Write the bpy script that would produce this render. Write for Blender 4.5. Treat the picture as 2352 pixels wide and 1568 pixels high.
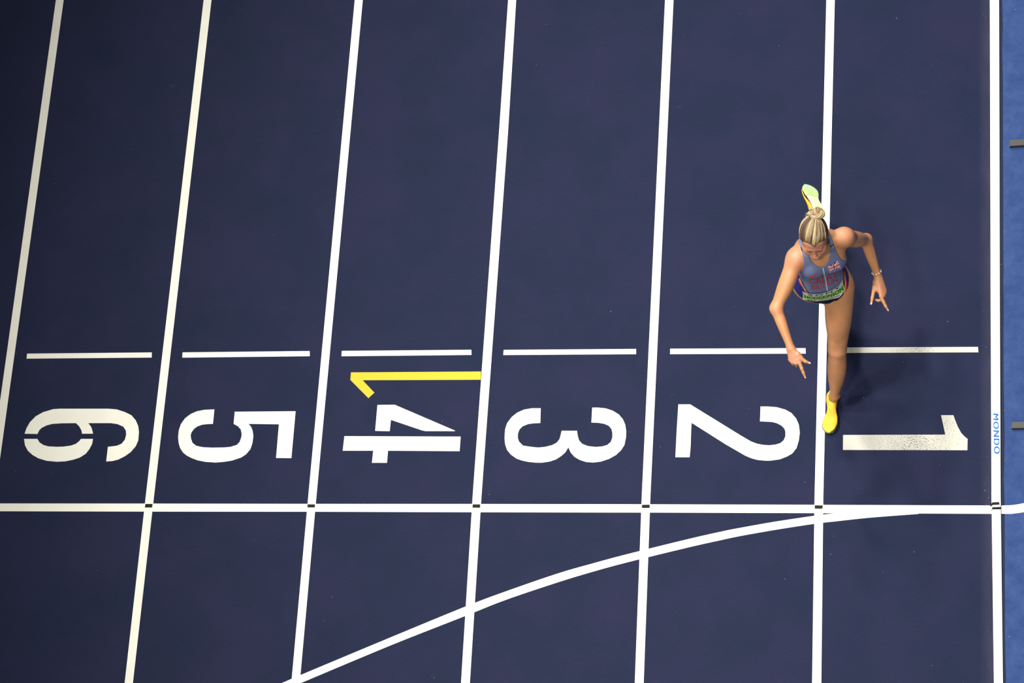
import bpy, bmesh, math, random
import numpy as np
from mathutils import Vector, Matrix
from mathutils.bvhtree import BVHTree
from mathutils.geometry import tessellate_polygon

sc = bpy.context.scene
for o in list(bpy.data.objects):
    bpy.data.objects.remove(o, do_unlink=True)
col = sc.collection

# ------------------------------------------------------------------ camera
cam_d = bpy.data.cameras.new('camera')
cam = bpy.data.objects.new('camera', cam_d)
col.objects.link(cam)
cam_d.sensor_fit = 'HORIZONTAL'
cam_d.sensor_width = 36.0
cam_d.lens = 98.6330
cam_d.clip_end = 200
cam.matrix_world = Matrix(((0.984172, 0.007780, 0.177047, 0.118463),
    (0.060551, 0.924150, -0.377201, -5.284439),
    (-0.166553, 0.381951, 0.909051, 15.278303),
    (0.000000, 0.000000, 0.000000, 1.000000)))
sc.camera = cam

# ------------------------------------------------------------------ world and lights
world = bpy.data.worlds.new('arena'); sc.world = world
world.use_nodes = True
world.node_tree.nodes['Background'].inputs[0].default_value = (0.80, 0.90, 1.0, 1)
world.node_tree.nodes['Background'].inputs[1].default_value = 0.11

def lamp(offset, h, power, size, aim=(-0.6, 0.3, 0), cone=60, blend=1.0, color=(1, .97, .92), gain=0.0):
    """ceiling flood or added fill: offset = how far a shadow runs per metre of height"""
    t = h
    d = bpy.data.lights.new('flood_or_fill', 'SPOT')
    o = bpy.data.objects.new('flood_or_fill', d); col.objects.link(o)
    p = Vector((-0.93 - offset[0]*t, 1.0 - offset[1]*t, h))
    o.location = p
    a = Vector(aim)
    o.rotation_euler = (a - p).to_track_quat('-Z', 'Y').to_euler()
    d.energy = power; d.shadow_soft_size = size
    d.spot_size = math.radians(cone); d.spot_blend = blend
    d.color = color
    return o
LAMPS = [
    # shadow offset per metre, height, power, radius, aim, cone
    ((0.20, -0.10), 14, 7000, .50, (0.9, 0.6, 0), 60),
    ((0.33, -0.56), 16, 8200, .55, (0.9, 0.5, 0), 56),
    ((0.32, -0.82), 17, 7200, .55, (0.9, 0.4, 0), 54),
    ((0.14, 0.42), 15, 6600, .80, (0.9, 0.5, 0), 58),
    ((0.36, -0.24), 15, 5200, .60, (0.9, 0.6, 0), 58),
    ((0.55, 0.10), 15, 4200, .60, (0.8, 0.6, 0), 58),
    ((0.06, 0.95), 15, 7000, 1.5, (0.9, 0.6, 0), 54),  # added soft front fill to brighten the runner, no known fixture
]
for L in LAMPS:
    lamp(*L)

sc.view_settings.view_transform = 'Standard'
sc.view_settings.look = 'None'
sc.view_settings.gamma = 1
sc.view_settings.use_curve_mapping = False
sc.view_settings.exposure = 0.0

# ------------------------------------------------------------------ materials
def new_mat(name, color=(.5, .5, .5), rough=.6, spec=.3, metal=0.0):
    m = bpy.data.materials.new(name); m.use_nodes = True
    b = m.node_tree.nodes['Principled BSDF']
    b.inputs['Base Color'].default_value = (*color, 1)
    b.inputs['Roughness'].default_value = rough
    b.inputs['Specular IOR Level'].default_value = spec
    b.inputs['Metallic'].default_value = metal
    return m, m.node_tree.nodes, m.node_tree.links, b

def noise_mix(m, nt, ln, b, c1, c2, scale, detail=4, coord='Object', stretch=(1, 1, 1), rough=.6, lo=.3, hi=.7, bump=0, bscale=None):
    tc = nt.new('ShaderNodeTexCoord'); mp = nt.new('ShaderNodeMapping')
    mp.inputs['Scale'].default_value = stretch
    ln.new(tc.outputs[coord], mp.inputs[0])
    n = nt.new('ShaderNodeTexNoise'); n.inputs['Scale'].default_value = scale
    n.inputs['Detail'].default_value = detail; n.inputs['Roughness'].default_value = rough
    ln.new(mp.outputs[0], n.inputs['Vector'])
    r = nt.new('ShaderNodeMapRange'); r.inputs[1].default_value = lo; r.inputs[2].default_value = hi
    ln.new(n.outputs[0], r.inputs[0])
    x = nt.new('ShaderNodeMix'); x.data_type = 'RGBA'
    x.inputs[6].default_value = (*c1, 1); x.inputs[7].default_value = (*c2, 1)
    ln.new(r.outputs[0], x.inputs[0])
    ln.new(x.outputs[2], b.inputs['Base Color'])
    if bump:
        n2 = nt.new('ShaderNodeTexNoise'); n2.inputs['Scale'].default_value = bscale or scale*4
        n2.inputs['Detail'].default_value = 3
        ln.new(mp.outputs[0], n2.inputs['Vector'])
        bp = nt.new('ShaderNodeBump'); bp.inputs['Strength'].default_value = bump
        bp.inputs['Distance'].default_value = .002
        ln.new(n2.outputs[0], bp.inputs['Height']); ln.new(bp.outputs[0], b.inputs['Normal'])
    return x, mp

# navy rubber running surface: fine grain, lengthwise texture lines, faint scuffs
def track_material():
    m, nt, ln, b = new_mat('track_rubber', rough=.62, spec=.04)
    x, mp = noise_mix(m, nt, ln, b, (.0072, .0110, .0278), (.0106, .0122, .0325), 2.2, 5, lo=.35, hi=.65)
    tc = nt.new('ShaderNodeTexCoord')
    # fine grain
    g = nt.new('ShaderNodeTexNoise'); g.inputs['Scale'].default_value = 420; g.inputs['Detail'].default_value = 2
    mp2 = nt.new('ShaderNodeMapping'); mp2.inputs['Scale'].default_value = (1, .16, 1)
    ln.new(tc.outputs['Object'], mp2.inputs[0]); ln.new(mp2.outputs[0], g.inputs['Vector'])
    mr = nt.new('ShaderNodeMapRange'); mr.inputs[1].default_value = .3; mr.inputs[2].default_value = .7
    mr.inputs[3].default_value = .86; mr.inputs[4].default_value = 1.14
    ln.new(g.outputs[0], mr.inputs[0])
    mu = nt.new('ShaderNodeVectorMath'); mu.operation = 'SCALE'
    ln.new(x.outputs[2], mu.inputs[0]); ln.new(mr.outputs[0], mu.inputs['Scale'])
    # scuffs: sparse pale grey smears
    s = nt.new('ShaderNodeTexNoise'); s.inputs['Scale'].default_value = 5.5; s.inputs['Detail'].default_value = 7; s.inputs['Roughness'].default_value = .62
    mp3 = nt.new('ShaderNodeMapping'); mp3.inputs['Location'].default_value = (3.1, 7.7, 0); mp3.inputs['Scale'].default_value = (1, 1.6, 1)
    ln.new(tc.outputs['Object'], mp3.inputs[0]); ln.new(mp3.outputs[0], s.inputs['Vector'])
    r3 = nt.new('ShaderNodeMapRange'); r3.inputs[1].default_value = .70; r3.inputs[2].default_value = .86; r3.inputs[4].default_value = .35
    ln.new(s.outputs[0], r3.inputs[0])
    x2 = nt.new('ShaderNodeMix'); x2.data_type = 'RGBA'; x2.inputs[7].default_value = (.075, .080, .095, 1)
    ln.new(r3.outputs[0], x2.inputs[0]); ln.new(mu.outputs[0], x2.inputs[6])
    # pale chalky dust swept along the inner edge line (a strip about 6 cm wide)
    sx = nt.new('ShaderNodeSeparateXYZ'); ln.new(tc.outputs['Object'], sx.inputs[0])
    ed = nt.new('ShaderNodeMapRange'); ed.inputs[1].default_value = -.10; ed.inputs[2].default_value = -.03
    ed.inputs[3].default_value = 0; ed.inputs[4].default_value = .30
    ln.new(sx.outputs[0], ed.inputs[0])
    en = nt.new('ShaderNodeTexNoise'); en.inputs['Scale'].default_value = 9; en.inputs['Detail'].default_value = 5
    mp4 = nt.new('ShaderNodeMapping'); mp4.inputs['Scale'].default_value = (2, .5, 1)
    ln.new(tc.outputs['Object'], mp4.inputs[0]); ln.new(mp4.outputs[0], en.inputs['Vector'])
    em = nt.new('ShaderNodeMath'); em.operation = 'MULTIPLY'; ln.new(ed.outputs[0], em.inputs[0]); ln.new(en.outputs[0], em.inputs[1])
    x3 = nt.new('ShaderNodeMix'); x3.data_type = 'RGBA'; x3.inputs[7].default_value = (.085, .075, .095, 1)
    ln.new(em.outputs[0], x3.inputs[0]); ln.new(x2.outputs[2], x3.inputs[6])
    ln.new(x3.outputs[2], b.inputs['Base Color'])
    bp = nt.new('ShaderNodeBump'); bp.inputs['Strength'].default_value = .25; bp.inputs['Distance'].default_value = .001
    ln.new(g.outputs[0], bp.inputs['Height']); ln.new(bp.outputs[0], b.inputs['Normal'])
    return m
M_TRACK = track_material()

def paint_material(name, color, wear=0.0, cx=0.0, cw=.3):
    m, nt, ln, b = new_mat(name, color, rough=.55, spec=.2)
    c2 = tuple(v*.93 for v in color)
    x, mp = noise_mix(m, nt, ln, b, color, c2, 6, 4)
    if wear:
        tc = nt.new('ShaderNodeTexCoord')
        n = nt.new('ShaderNodeTexNoise'); n.inputs['Scale'].default_value = 175; n.inputs['Detail'].default_value = 3.0; n.inputs['Roughness'].default_value = .55
        mpw = nt.new('ShaderNodeMapping'); mpw.inputs['Rotation'].default_value = (0, 0, .5); mpw.inputs['Scale'].default_value = (1.5, .75, 1)
        ln.new(tc.outputs['Object'], mpw.inputs[0]); ln.new(mpw.outputs[0], n.inputs['Vector'])
        sx = nt.new('ShaderNodeSeparateXYZ'); ln.new(tc.outputs['Object'], sx.inputs[0])
        a = nt.new('ShaderNodeMath'); a.operation = 'SUBTRACT'; a.inputs[1].default_value = cx; ln.new(sx.outputs[0], a.inputs[0])
        ab = nt.new('ShaderNodeMath'); ab.operation = 'ABSOLUTE'; ln.new(a.outputs[0], ab.inputs[0])
        th = nt.new('ShaderNodeMapRange'); th.inputs[1].default_value = 0; th.inputs[2].default_value = cw
        th.inputs[3].default_value = .62 - wear; th.inputs[4].default_value = .73
        ln.new(ab.outputs[0], th.inputs[0])
        g = nt.new('ShaderNodeMath'); g.operation = 'SUBTRACT'; ln.new(n.outputs[0], g.inputs[0]); ln.new(th.outputs[0], g.inputs[1])
        k = nt.new('ShaderNodeMapRange'); k.inputs[1].default_value = 0; k.inputs[2].default_value = .035
        ln.new(g.outputs[0], k.inputs[0])
        # grubby film where the paint is most trodden, chips through to the rubber on top of it
        f = nt.new('ShaderNodeMapRange'); f.inputs[1].default_value = 0; f.inputs[2].default_value = cw*1.3
        f.inputs[3].default_value = .62; f.inputs[4].default_value = .40
        ln.new(ab.outputs[0], f.inputs[0])
        x3 = nt.new('ShaderNodeMix'); x3.data_type = 'RGBA'; x3.inputs[7].default_value = (.155, .152, .128, 1)
        ln.new(f.outputs[0], x3.inputs[0]); ln.new(x.outputs[2], x3.inputs[6])
        x2 = nt.new('ShaderNodeMix'); x2.data_type = 'RGBA'; x2.inputs[7].default_value = (.02, .02, .025, 1)
        ln.new(k.outputs[0], x2.inputs[0]); ln.new(x3.outputs[2], x2.inputs[6])
        ln.new(x2.outputs[2], b.inputs['Base Color'])
    return m
M_WHITE = paint_material('white_line_paint', (.56, .55, .475))
M_WORN = paint_material('worn_white_paint', (.56, .55, .475), .075, -.47, .46)
M_WORN2 = paint_material('scuffed_white_paint', (.56, .55, .475), .035, -.45, .40)
M_YEL = paint_material('yellow_paint', (.38, .30, .003))
M_BLACKP = new_mat('black_paint', (.013, .013, .010), .8, .05)[0]
M_TAPE = new_mat('black_tape', (.008, .009, .008), .75, .08)[0]
M_LOGO = new_mat('blue_print', (.012, .085, .29), .7, .05)[0]
M_INNER = new_mat('dark_edge_rubber', (.010, .014, .030), .8, .1)[0]
M_SPECK = new_mat('lint', (.20, .21, .26), .9)[0]

def carpet_material():
    m, nt, ln, b = new_mat('blue_felt', rough=.95, spec=.05)
    x, mp = noise_mix(m, nt, ln, b, (.014, .030, .098), (.030, .054, .142), 9, 8, rough=.74, lo=.3, hi=.72, bump=.5, bscale=160)
    b.inputs['Sheen Weight'].default_value = .05
    return m
M_CARPET = carpet_material()
M_BLOCK = new_mat('dark_grey_metal', (.030, .030, .030), .5, .3)[0]

# ------------------------------------------------------------------ mesh helpers
def link_mesh(name, verts, faces, mat, parent=None, smooth=False, origin=(0, 0, 0)):
    me = bpy.data.meshes.new(name)
    o3 = np.array(origin, float)
    v = np.asarray(verts, float) - o3
    me.from_pydata(v.tolist(), [], [tuple(int(i) for i in f) for f in faces])
    me.update()
    ob = bpy.data.objects.new(name, me); col.objects.link(ob)
    if mat: me.materials.append(mat)
    if smooth:
        me.polygons.foreach_set('use_smooth', [True]*len(me.polygons))
    if parent:
        ob.parent = parent
        ob.location = Vector(origin) - Vector(parent_origin(parent))
    else:
        ob.location = origin
    return ob
def parent_origin(p):
    v = Vector(p.location); q = p.parent
    while q: v = v + Vector(q.location); q = q.parent
    return v

def slab(name, polys, z0, z1, mat, parent=None):
    """flat shapes (one or more outlines) given thickness: painted marks, tape, plates"""
    V, F = [], []
    for poly in polys:
        if isinstance(poly[0][0], (list, tuple)): poly = poly[0]
        n = len(poly); b0 = len(V)
        area = sum(poly[i][0]*poly[(i+1) % n][1]-poly[(i+1) % n][0]*poly[i][1] for i in range(n))
        p = poly if area > 0 else poly[::-1]
        V += [(x, y, z1) for x, y in p] + [(x, y, z0) for x, y in p]
        for t in tessellate_polygon([[Vector((x, y, 0)) for x, y in p]]):
            a = (Vector((*p[t[1]], 0))-Vector((*p[t[0]], 0))).cross(Vector((*p[t[2]], 0))-Vector((*p[t[0]], 0))).z
            F.append(tuple(b0+i for i in (t if a > 0 else t[::-1])))
        for i in range(n):
            j = (i+1) % n
            F.append((b0+i, b0+n+i, b0+n+j, b0+j))
    xs = [v[0] for v in V]; ys = [v[1] for v in V]
    # shared object origin at world zero keeps the procedural paint continuous
    return link_mesh(name, V, F, mat, parent)

def band(name, left, right, z0, z1, mat, parent=None):
    return slab(name, [list(left) + list(right)[::-1]], z0, z1, mat, parent)

def tag(o, label=None, cat=None, group=None, kind=None):
    if label: o['label'] = label
    if cat: o['category'] = cat
    if group: o['group'] = group
    if kind: o['kind'] = kind
    return o

# ------------------------------------------------------------------ the track
D = {"six": [[[-5.8423, 0.4716], [-5.834, 0.5096], [-5.8177, 0.5476], [-5.7853, 0.5856], [-5.7408, 0.6127], [-5.6793, 0.6316], [-5.637, 0.6342], [-5.329, 0.633], [-5.2756, 0.6284], [-5.2208, 0.6109], [-5.176, 0.589], [-5.1459, 0.5565], [-5.1258, 0.5186], [-5.1172, 0.4809], [-5.1152, 0.4271], [-5.1266, 0.3895], [-5.1537, 0.352], [-5.1873, 0.3252], [-5.2267, 0.3038], [-5.2622, 0.2942], [-5.3013, 0.2916], [-5.3021, 0.3859], [-5.2476, 0.3923], [-5.2177, 0.4057], [-5.1998, 0.4326], [-5.1957, 0.4649], [-5.2015, 0.4918], [-5.2202, 0.5162], [-5.259, 0.5325], [-5.302, 0.5391], [-5.4447, 0.5395], [-5.4231, 0.514], [-5.4122, 0.4896], [-5.4061, 0.4707], [-5.4759, 0.4708], [-5.4823, 0.4925], [-5.5005, 0.5196], [-5.5231, 0.5397], [-5.6143, 0.5389], [-5.6723, 0.5352], [-5.7083, 0.5256], [-5.7381, 0.5094], [-5.7519, 0.4931], [-5.7595, 0.4698]],
 [[-5.8416, 0.438], [-5.7564, 0.4379], [-5.7391, 0.4146], [-5.7131, 0.3983], [-5.6801, 0.3891], [-5.6267, 0.3863], [-5.5845, 0.3874], [-5.5377, 0.3938], [-5.5074, 0.4051], [-5.4884, 0.4223], [-5.4786, 0.4374], [-5.4021, 0.4372], [-5.4042, 0.4033], [-5.4184, 0.3683], [-5.4362, 0.3415], [-5.4701, 0.3173], [-5.5105, 0.3029], [-5.5619, 0.2922], [-5.6144, 0.29], [-5.6786, 0.2959], [-5.7337, 0.3121], [-5.7736, 0.3337], [-5.8064, 0.3606], [-5.8296, 0.3958]]],
 "five": [[[-4.6588, 0.6261], [-4.6584, 0.5324], [-4.6947, 0.5309], [-4.7256, 0.5272], [-4.7531, 0.5166], [-4.7724, 0.5016], [-4.7857, 0.4801], [-4.79, 0.4614], [-4.7853, 0.4372], [-4.773, 0.4104], [-4.7476, 0.3917], [-4.7051, 0.3825], [-4.6477, 0.3798], [-4.5752, 0.3808], [-4.5342, 0.3845], [-4.4966, 0.3967], [-4.4804, 0.4153], [-4.4722, 0.4474], [-4.4728, 0.4687], [-4.4806, 0.4955], [-4.5009, 0.517], [-4.5294, 0.5321], [-4.5301, 0.6106], [-4.1516, 0.6124], [-4.1501, 0.3125], [-4.2446, 0.3136], [-4.2475, 0.5286], [-4.4366, 0.5318], [-4.4175, 0.5114], [-4.4055, 0.4846], [-4.3987, 0.4526], [-4.3997, 0.4099], [-4.4087, 0.37], [-4.4313, 0.3381], [-4.4601, 0.3168], [-4.5149, 0.2972], [-4.5657, 0.2887], [-4.617, 0.2845], [-4.6796, 0.2888], [-4.7273, 0.2983], [-4.765, 0.3117], [-4.7979, 0.3277], [-4.8262, 0.349], [-4.8477, 0.3784], [-4.86, 0.4106], [-4.8673, 0.4481], [-4.8678, 0.4911], [-4.8591, 0.5314], [-4.8371, 0.569], [-4.806, 0.5959], [-4.7662, 0.6147], [-4.7201, 0.6237]]],
 "four": [[[-3.6505, 0.6508], [-3.5444, 0.6515], [-3.1655, 0.4855], [-3.168, 0.4821], [-3.3458, 0.4831], [-3.3677, 0.4882], [-3.5568, 0.5538], [-3.5605, 0.5527], [-3.5621, 0.483], [-3.6513, 0.4849]],
 [[-3.8368, 0.4519], [-3.129, 0.4477], [-3.1286, 0.3558], [-3.5626, 0.359], [-3.563, 0.2826], [-3.6544, 0.2827], [-3.653, 0.3591], [-3.8392, 0.3592]]],
 "three": [[[-2.6578, 0.6259], [-2.6548, 0.5324], [-2.6957, 0.5306], [-2.728, 0.5257], [-2.7599, 0.5121], [-2.7774, 0.4925], [-2.7851, 0.4655], [-2.7844, 0.4386], [-2.7749, 0.4141], [-2.7503, 0.3906], [-2.7103, 0.3837], [-2.6589, 0.3778], [-2.6174, 0.3821], [-2.5763, 0.3933], [-2.5493, 0.4088], [-2.5343, 0.4308], [-2.5288, 0.4576], [-2.5246, 0.4831], [-2.4328, 0.4828], [-2.4275, 0.4525], [-2.4182, 0.4233], [-2.3985, 0.4013], [-2.3632, 0.3867], [-2.3168, 0.3813], [-2.2801, 0.3841], [-2.2483, 0.3938], [-2.2285, 0.4132], [-2.2207, 0.4424], [-2.2218, 0.4668], [-2.2276, 0.4912], [-2.2448, 0.5132], [-2.2732, 0.5264], [-2.3105, 0.5329], [-2.3499, 0.5345], [-2.35, 0.6287], [-2.3152, 0.6286], [-2.2686, 0.6235], [-2.2263, 0.6086], [-2.1882, 0.5839], [-2.1637, 0.5545], [-2.1483, 0.5202], [-2.141, 0.4812], [-2.1402, 0.4422], [-2.1471, 0.3937], [-2.1662, 0.3597], [-2.1947, 0.3307], [-2.2349, 0.3065], [-2.2801, 0.2906], [-2.3257, 0.2843], [-2.3673, 0.2872], [-2.4048, 0.2993], [-2.4381, 0.3187], [-2.4626, 0.3454], [-2.4792, 0.3795], [-2.4951, 0.3479], [-2.517, 0.326], [-2.5481, 0.3042], [-2.5844, 0.2906], [-2.6303, 0.2834], [-2.6673, 0.2834], [-2.714, 0.2887], [-2.7516, 0.297], [-2.7849, 0.3092], [-2.8189, 0.3335], [-2.844, 0.3628], [-2.858, 0.3995], [-2.8641, 0.4387], [-2.8638, 0.4927], [-2.8545, 0.532], [-2.8289, 0.5713], [-2.7978, 0.5983], [-2.7569, 0.6179], [-2.7106, 0.6261]]],
 "two": [[[-1.8396, 0.6473], [-1.7695, 0.647], [-1.4658, 0.4507], [-1.4059, 0.4144], [-1.3693, 0.3998], [-1.333, 0.3926], [-1.2969, 0.3906], [-1.2609, 0.3949], [-1.2341, 0.4045], [-1.2165, 0.4213], [-1.2072, 0.4453], [-1.2079, 0.4742], [-1.2137, 0.4936], [-1.2323, 0.5129], [-1.2597, 0.5275], [-1.2871, 0.5353], [-1.3573, 0.5394], [-1.3567, 0.6321], [-1.3122, 0.6315], [-1.2622, 0.6269], [-1.2121, 0.6121], [-1.1754, 0.5902], [-1.1475, 0.5562], [-1.1309, 0.5175], [-1.1244, 0.4692], [-1.1288, 0.4211], [-1.1412, 0.3731], [-1.1651, 0.3396], [-1.1961, 0.3205], [-1.2362, 0.3037], [-1.2899, 0.2956], [-1.3214, 0.2956], [-1.3666, 0.3004], [-1.403, 0.311], [-1.4396, 0.3278], [-1.5549, 0.3977], [-1.7574, 0.5313], [-1.7582, 0.49], [-1.7575, 0.3835], [-1.761, 0.3169], [-1.8443, 0.317], [-1.8428, 0.4902]]],
 "one": [[[-0.8742, 0.4535], [-0.2896, 0.4543], [-0.3142, 0.5741], [-0.2439, 0.5739], [-0.2337, 0.5435], [-0.2185, 0.5024], [-0.1996, 0.4656], [-0.1845, 0.4472], [-0.1629, 0.4275], [-0.1645, 0.3587], [-0.8735, 0.3611]]],
 "yellow": [[[-3.831, 0.8617], [-3.0331, 0.8624], [-3.0317, 0.8092], [-3.7548, 0.8105], [-3.6754, 0.7298], [-3.7097, 0.6945], [-3.8307, 0.8127]]],
 "bars": [[[-5.8956, 0.9994], [-5.095, 1.0014], [-5.092, 0.9674], [-5.8951, 0.9661]],
 [[-4.8998, 1.0002], [-4.1001, 1.0029], [-4.0963, 0.969], [-4.8974, 0.9654]],
 [[-3.9, 1.0022], [-3.1016, 1.0031], [-3.0986, 0.9698], [-3.8986, 0.9672]],
 [[-2.904, 1.001], [-2.1053, 1.0009], [-2.1038, 0.9674], [-2.9045, 0.9675]],
 [[-1.9018, 1.0006], [-1.1022, 0.9979], [-1.1005, 0.9634], [-1.9012, 0.9658]],
 [[-0.8865, 1.0006], [-0.1029, 0.9981], [-0.1007, 0.9637], [-0.886, 0.9659]]],
 "lanes": {"7": [[[-6.0286, 3.4887], [-6.0291, 2.2299], [-6.0288, 1.5055], [-6.0304, 0.3181]],
 [[-5.9729, 3.4868], [-5.9734, 2.2287], [-5.9748, 1.5048], [-5.9767, 0.3181]]],
 "6": [[[-5.027, 3.4552], [-5.0285, 0.0676], [-5.025, -1.0838]],
 [[-4.9716, 3.4534], [-4.9745, 0.0678], [-4.9724, -1.0831]]],
 "5": [[[-4.0238, 3.4217], [-4.0257, 0.0698], [-4.0232, -0.9969]],
 [[-3.9683, 3.4199], [-3.9733, 0.0699], [-3.9709, -0.9962]]],
 "4": [[[-3.0268, 3.3885], [-3.0261, 2.4677], [-3.0325, 0.0719], [-3.0245, -1.0554]],
 [[-2.9725, 3.3866], [-2.9671, 2.4664], [-2.9774, 0.072], [-2.9706, -1.0547]]],
 "3": [[[-2.0285, 3.3551], [-2.0322, 0.074], [-2.0237, -1.0413]],
 [[-1.9726, 3.3533], [-1.9795, 0.0741], [-1.9706, -1.0405]]],
 "2": [[[-1.0242, 3.3216], [-1.0322, 0.0761], [-1.0241, -1.0271]],
 [[-0.9698, 3.3198], [-0.9799, 0.0762], [-0.9705, -1.0263]]],
 "1": [[[-0.0281, 3.2883], [-0.0306, 1.262], [-0.0304, 0.0782], [-0.0215, -1.0128]],
 [[0.0299, 3.2864], [0.0245, 1.2614], [0.023, 0.0783], [0.03, -1.0121]]]}, "finish": [[[-6.008, 0.0229], [-4.9943, 0.0247], [-4.0017, 0.0253], [-3.0168, 0.0273], [-2.0012, 0.0281], [-1.0076, 0.0273], [-0.0279, 0.026]],
 [[-6.0008, -0.0291], [-4.9883, -0.0287], [-3.9971, -0.0264], [-3.0132, -0.0263], [-1.9989, -0.0252], [-1.0066, -0.0255], [-0.0281, -0.0262]]],
 "arc": [[[-4.1964, -1.1214], [-4.0718, -1.0664], [-3.9673, -1.0185], [-3.4619, -0.7913], [-3.0312, -0.6006], [-2.8017, -0.5076], [-2.5021, -0.3967], [-2.302, -0.3345], [-2.1019, -0.2767], [-1.7524, -0.1836], [-1.5531, -0.135], [-1.4535, -0.1138], [-1.2545, -0.0758], [-1.0311, -0.0395], [-0.9172, -0.0246], [-0.7096, -0.0048], [-0.4388, 0.017]],
 [[-4.1916, -1.1705], [-4.0671, -1.1164], [-3.9627, -1.0688], [-3.458, -0.8411], [-3.0273, -0.6582], [-2.7984, -0.5605], [-2.499, -0.4518], [-2.2993, -0.3866], [-2.0996, -0.328], [-1.7505, -0.236], [-1.5514, -0.1879], [-1.4519, -0.1653], [-1.2532, -0.1271], [-1.0301, -0.0897], [-0.9163, -0.0753], [-0.709, -0.051], [-0.4385, -0.0281]]],
 "marks": [[[-5.0236, 0.0209], [-4.9789, 0.021], [-4.9798, -0.0019], [-5.0248, -0.0015]],
 [[-4.0236, 0.0215], [-3.9781, 0.0209], [-3.9783, 0.0015], [-4.0233, 0.0014]],
 [[-3.0276, 0.0236], [-2.9827, 0.0237], [-2.9818, 0.0022], [-3.028, 0.0029]],
 [[-2.0279, 0.0236], [-1.9822, 0.0248], [-1.9813, 0.004], [-2.0276, 0.0033]],
 [[-1.0291, 0.0233], [-0.9826, 0.0227], [-0.9847, 0.0021], [-1.0287, 0.0022]]],
 "tapes": [[[-0.0249, 0.0434], [0.0118, 0.0455], [0.0167, 0.0325], [0.011, 0.0294], [-0.0262, 0.0272]],
 [[-0.034, 0.0386], [-0.0291, 0.0355], [-0.0254, 0.0426], [-0.023, 0.0426], [-0.0235, 0.0293], [-0.0279, 0.0219], [-0.0389, 0.0188], [-0.0352, 0.0295]],
 [[-0.0263, 0.0141], [0.0217, 0.0163], [0.0218, 0.0017], [-0.0256, 0.0011], [-0.029, -0.0073], [-0.0314, -0.0062], [-0.027, 0.0032]]],
 "mondo": [[0.0112, 0.5813], [0.0199, 0.3362], [-0.0183, 0.584], [-0.0145, 0.3363]],
 "blocks": [[[0.085, 2.3168], [0.1706, 2.3215], [0.1703, 2.281], [0.086, 2.2757]],
 [[0.0885, 0.5192], [0.1559, 0.5203], [0.1556, 0.4817], [0.0858, 0.4803]]],
 "carpet_edge": [[0.0472, 3.2842], [0.0509, 3.1032], [0.046, 2.9537], [0.0492, 2.6867], [0.0484, 2.4522], [0.0467, 2.2201], [0.0472, 1.9903], [0.0451, 1.6502], [0.0461, 1.4542], [0.0434, 1.3707], [0.0455, 1.2599], [0.0431, 1.0948], [0.0429, 0.8223], [0.0441, 0.6336], [0.0461, 0.4732], [0.0441, 0.2875], [0.0396, 0.1822], [0.0434, 0.0773], [0.0433, -0.079], [0.0426, -0.4137], [0.0414, -0.7179], [0.0429, -0.8684], [0.0464, -1.0127]],
 "stripe": [[[0.0232, 0.0249], [0.0791, 0.0245], [0.1228, 0.0298], [0.152, 0.0351]],
 [[0.023, -0.0246], [0.0788, -0.0276], [0.1224, -0.0222], [0.1515, -0.0169]]],
 "specks": [[-5.8648, 2.1624], [-1.531, 1.2672], [-2.2683, 1.2441], [-5.2779, -0.396], [-4.3259, -0.2006], [-0.5921, 3.1795], [-1.3054, 3.0106], [-1.0877, 0.1635], [-0.9327, -0.2698], [-0.9173, -0.1628], [-1.1889, -0.4194], [-0.7582, 0.6841], [-0.2767, 1.1596], [-0.0565, 0.9956], [-0.5318, 0.9062], [0.001, 2.7782], [0.0276, 2.393], [0.0333, 1.5199], [0.0409, 0.6026], [0.0476, 0.477], [0.0466, 0.2939], [0.1283, 3.2107], [0.0646, -0.7469], [-0.4616, -0.254], [-0.6365, -0.374], [-0.3589, -0.9177], [-0.3218, 0.2675], [-0.0571, 0.0311], [-0.0448, 0.0703], [-3.1962, -1.0167], [-3.1801, -1.0268], [-3.8587, -0.6939], [-3.8243, -0.5508], [-3.5441, 0.4188], [-3.2465, 0.5454], [-2.118, 0.4737], [-1.9343, 0.381], [-1.4219, 0.6189], [-2.9387, 0.1045], [-2.9322, 0.0856], [-4.4036, 1.7787], [-5.3774, 2.3877], [-5.9641, 0.9994], [-5.8671, 0.2308], [-5.635, 0.2113], [-4.8969, 1.02], [-2.817, 2.9176], [-2.7728, 3.2058], [-1.551, 3.2377], [-2.936, 2.6073], [-0.0513, 0.3177], [-0.0666, 0.1148]]}

floor = slab('floor', [[(-22, -14), (.024, -14), (.024, 22), (-22, 22)]], -.05, 0, M_TRACK)
tag(floor, kind='structure')
inner = slab('floor', [[(.024, -14), (12, -14), (12, 22), (.024, 22)]], -.06, -.010, M_INNER)
tag(inner, kind='structure')

def ext(pts, y0, y1):
    """carry a lengthwise line on past the traced stretch"""
    p = sorted(pts, key=lambda q: q[1])
    out = []
    (xa, ya), (xb, yb) = p[0], p[1]
    out.append((xa, y0))
    out += p
    out.append((p[-1][0], y1))
    return out
lane_names = {7: 'outermost white lane line at the far left', 6: 'white line between lanes 5 and 6', 5: 'white line between lanes 4 and 5',
              4: 'white line between lanes 3 and 4', 3: 'white line between lanes 2 and 3', 2: 'white line between lanes 1 and 2, under the runner',
              1: 'white line along the inner edge of lane 1'}
for k, (a, c) in sorted(D['lanes'].items(), key=lambda q: int(q[0])):
    k = int(k)
    sh = .0012
    a = [(x+sh, y) for x, y in a]; c = [(x-sh, y) for x, y in c]
    o = band('lane_line', ext(a, -13.8, 21.8), ext(c, -13.8, 21.8), -.004, .0008, M_WHITE, floor)
    tag(o, lane_names[k])
fa, fb = D['finish']
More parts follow.
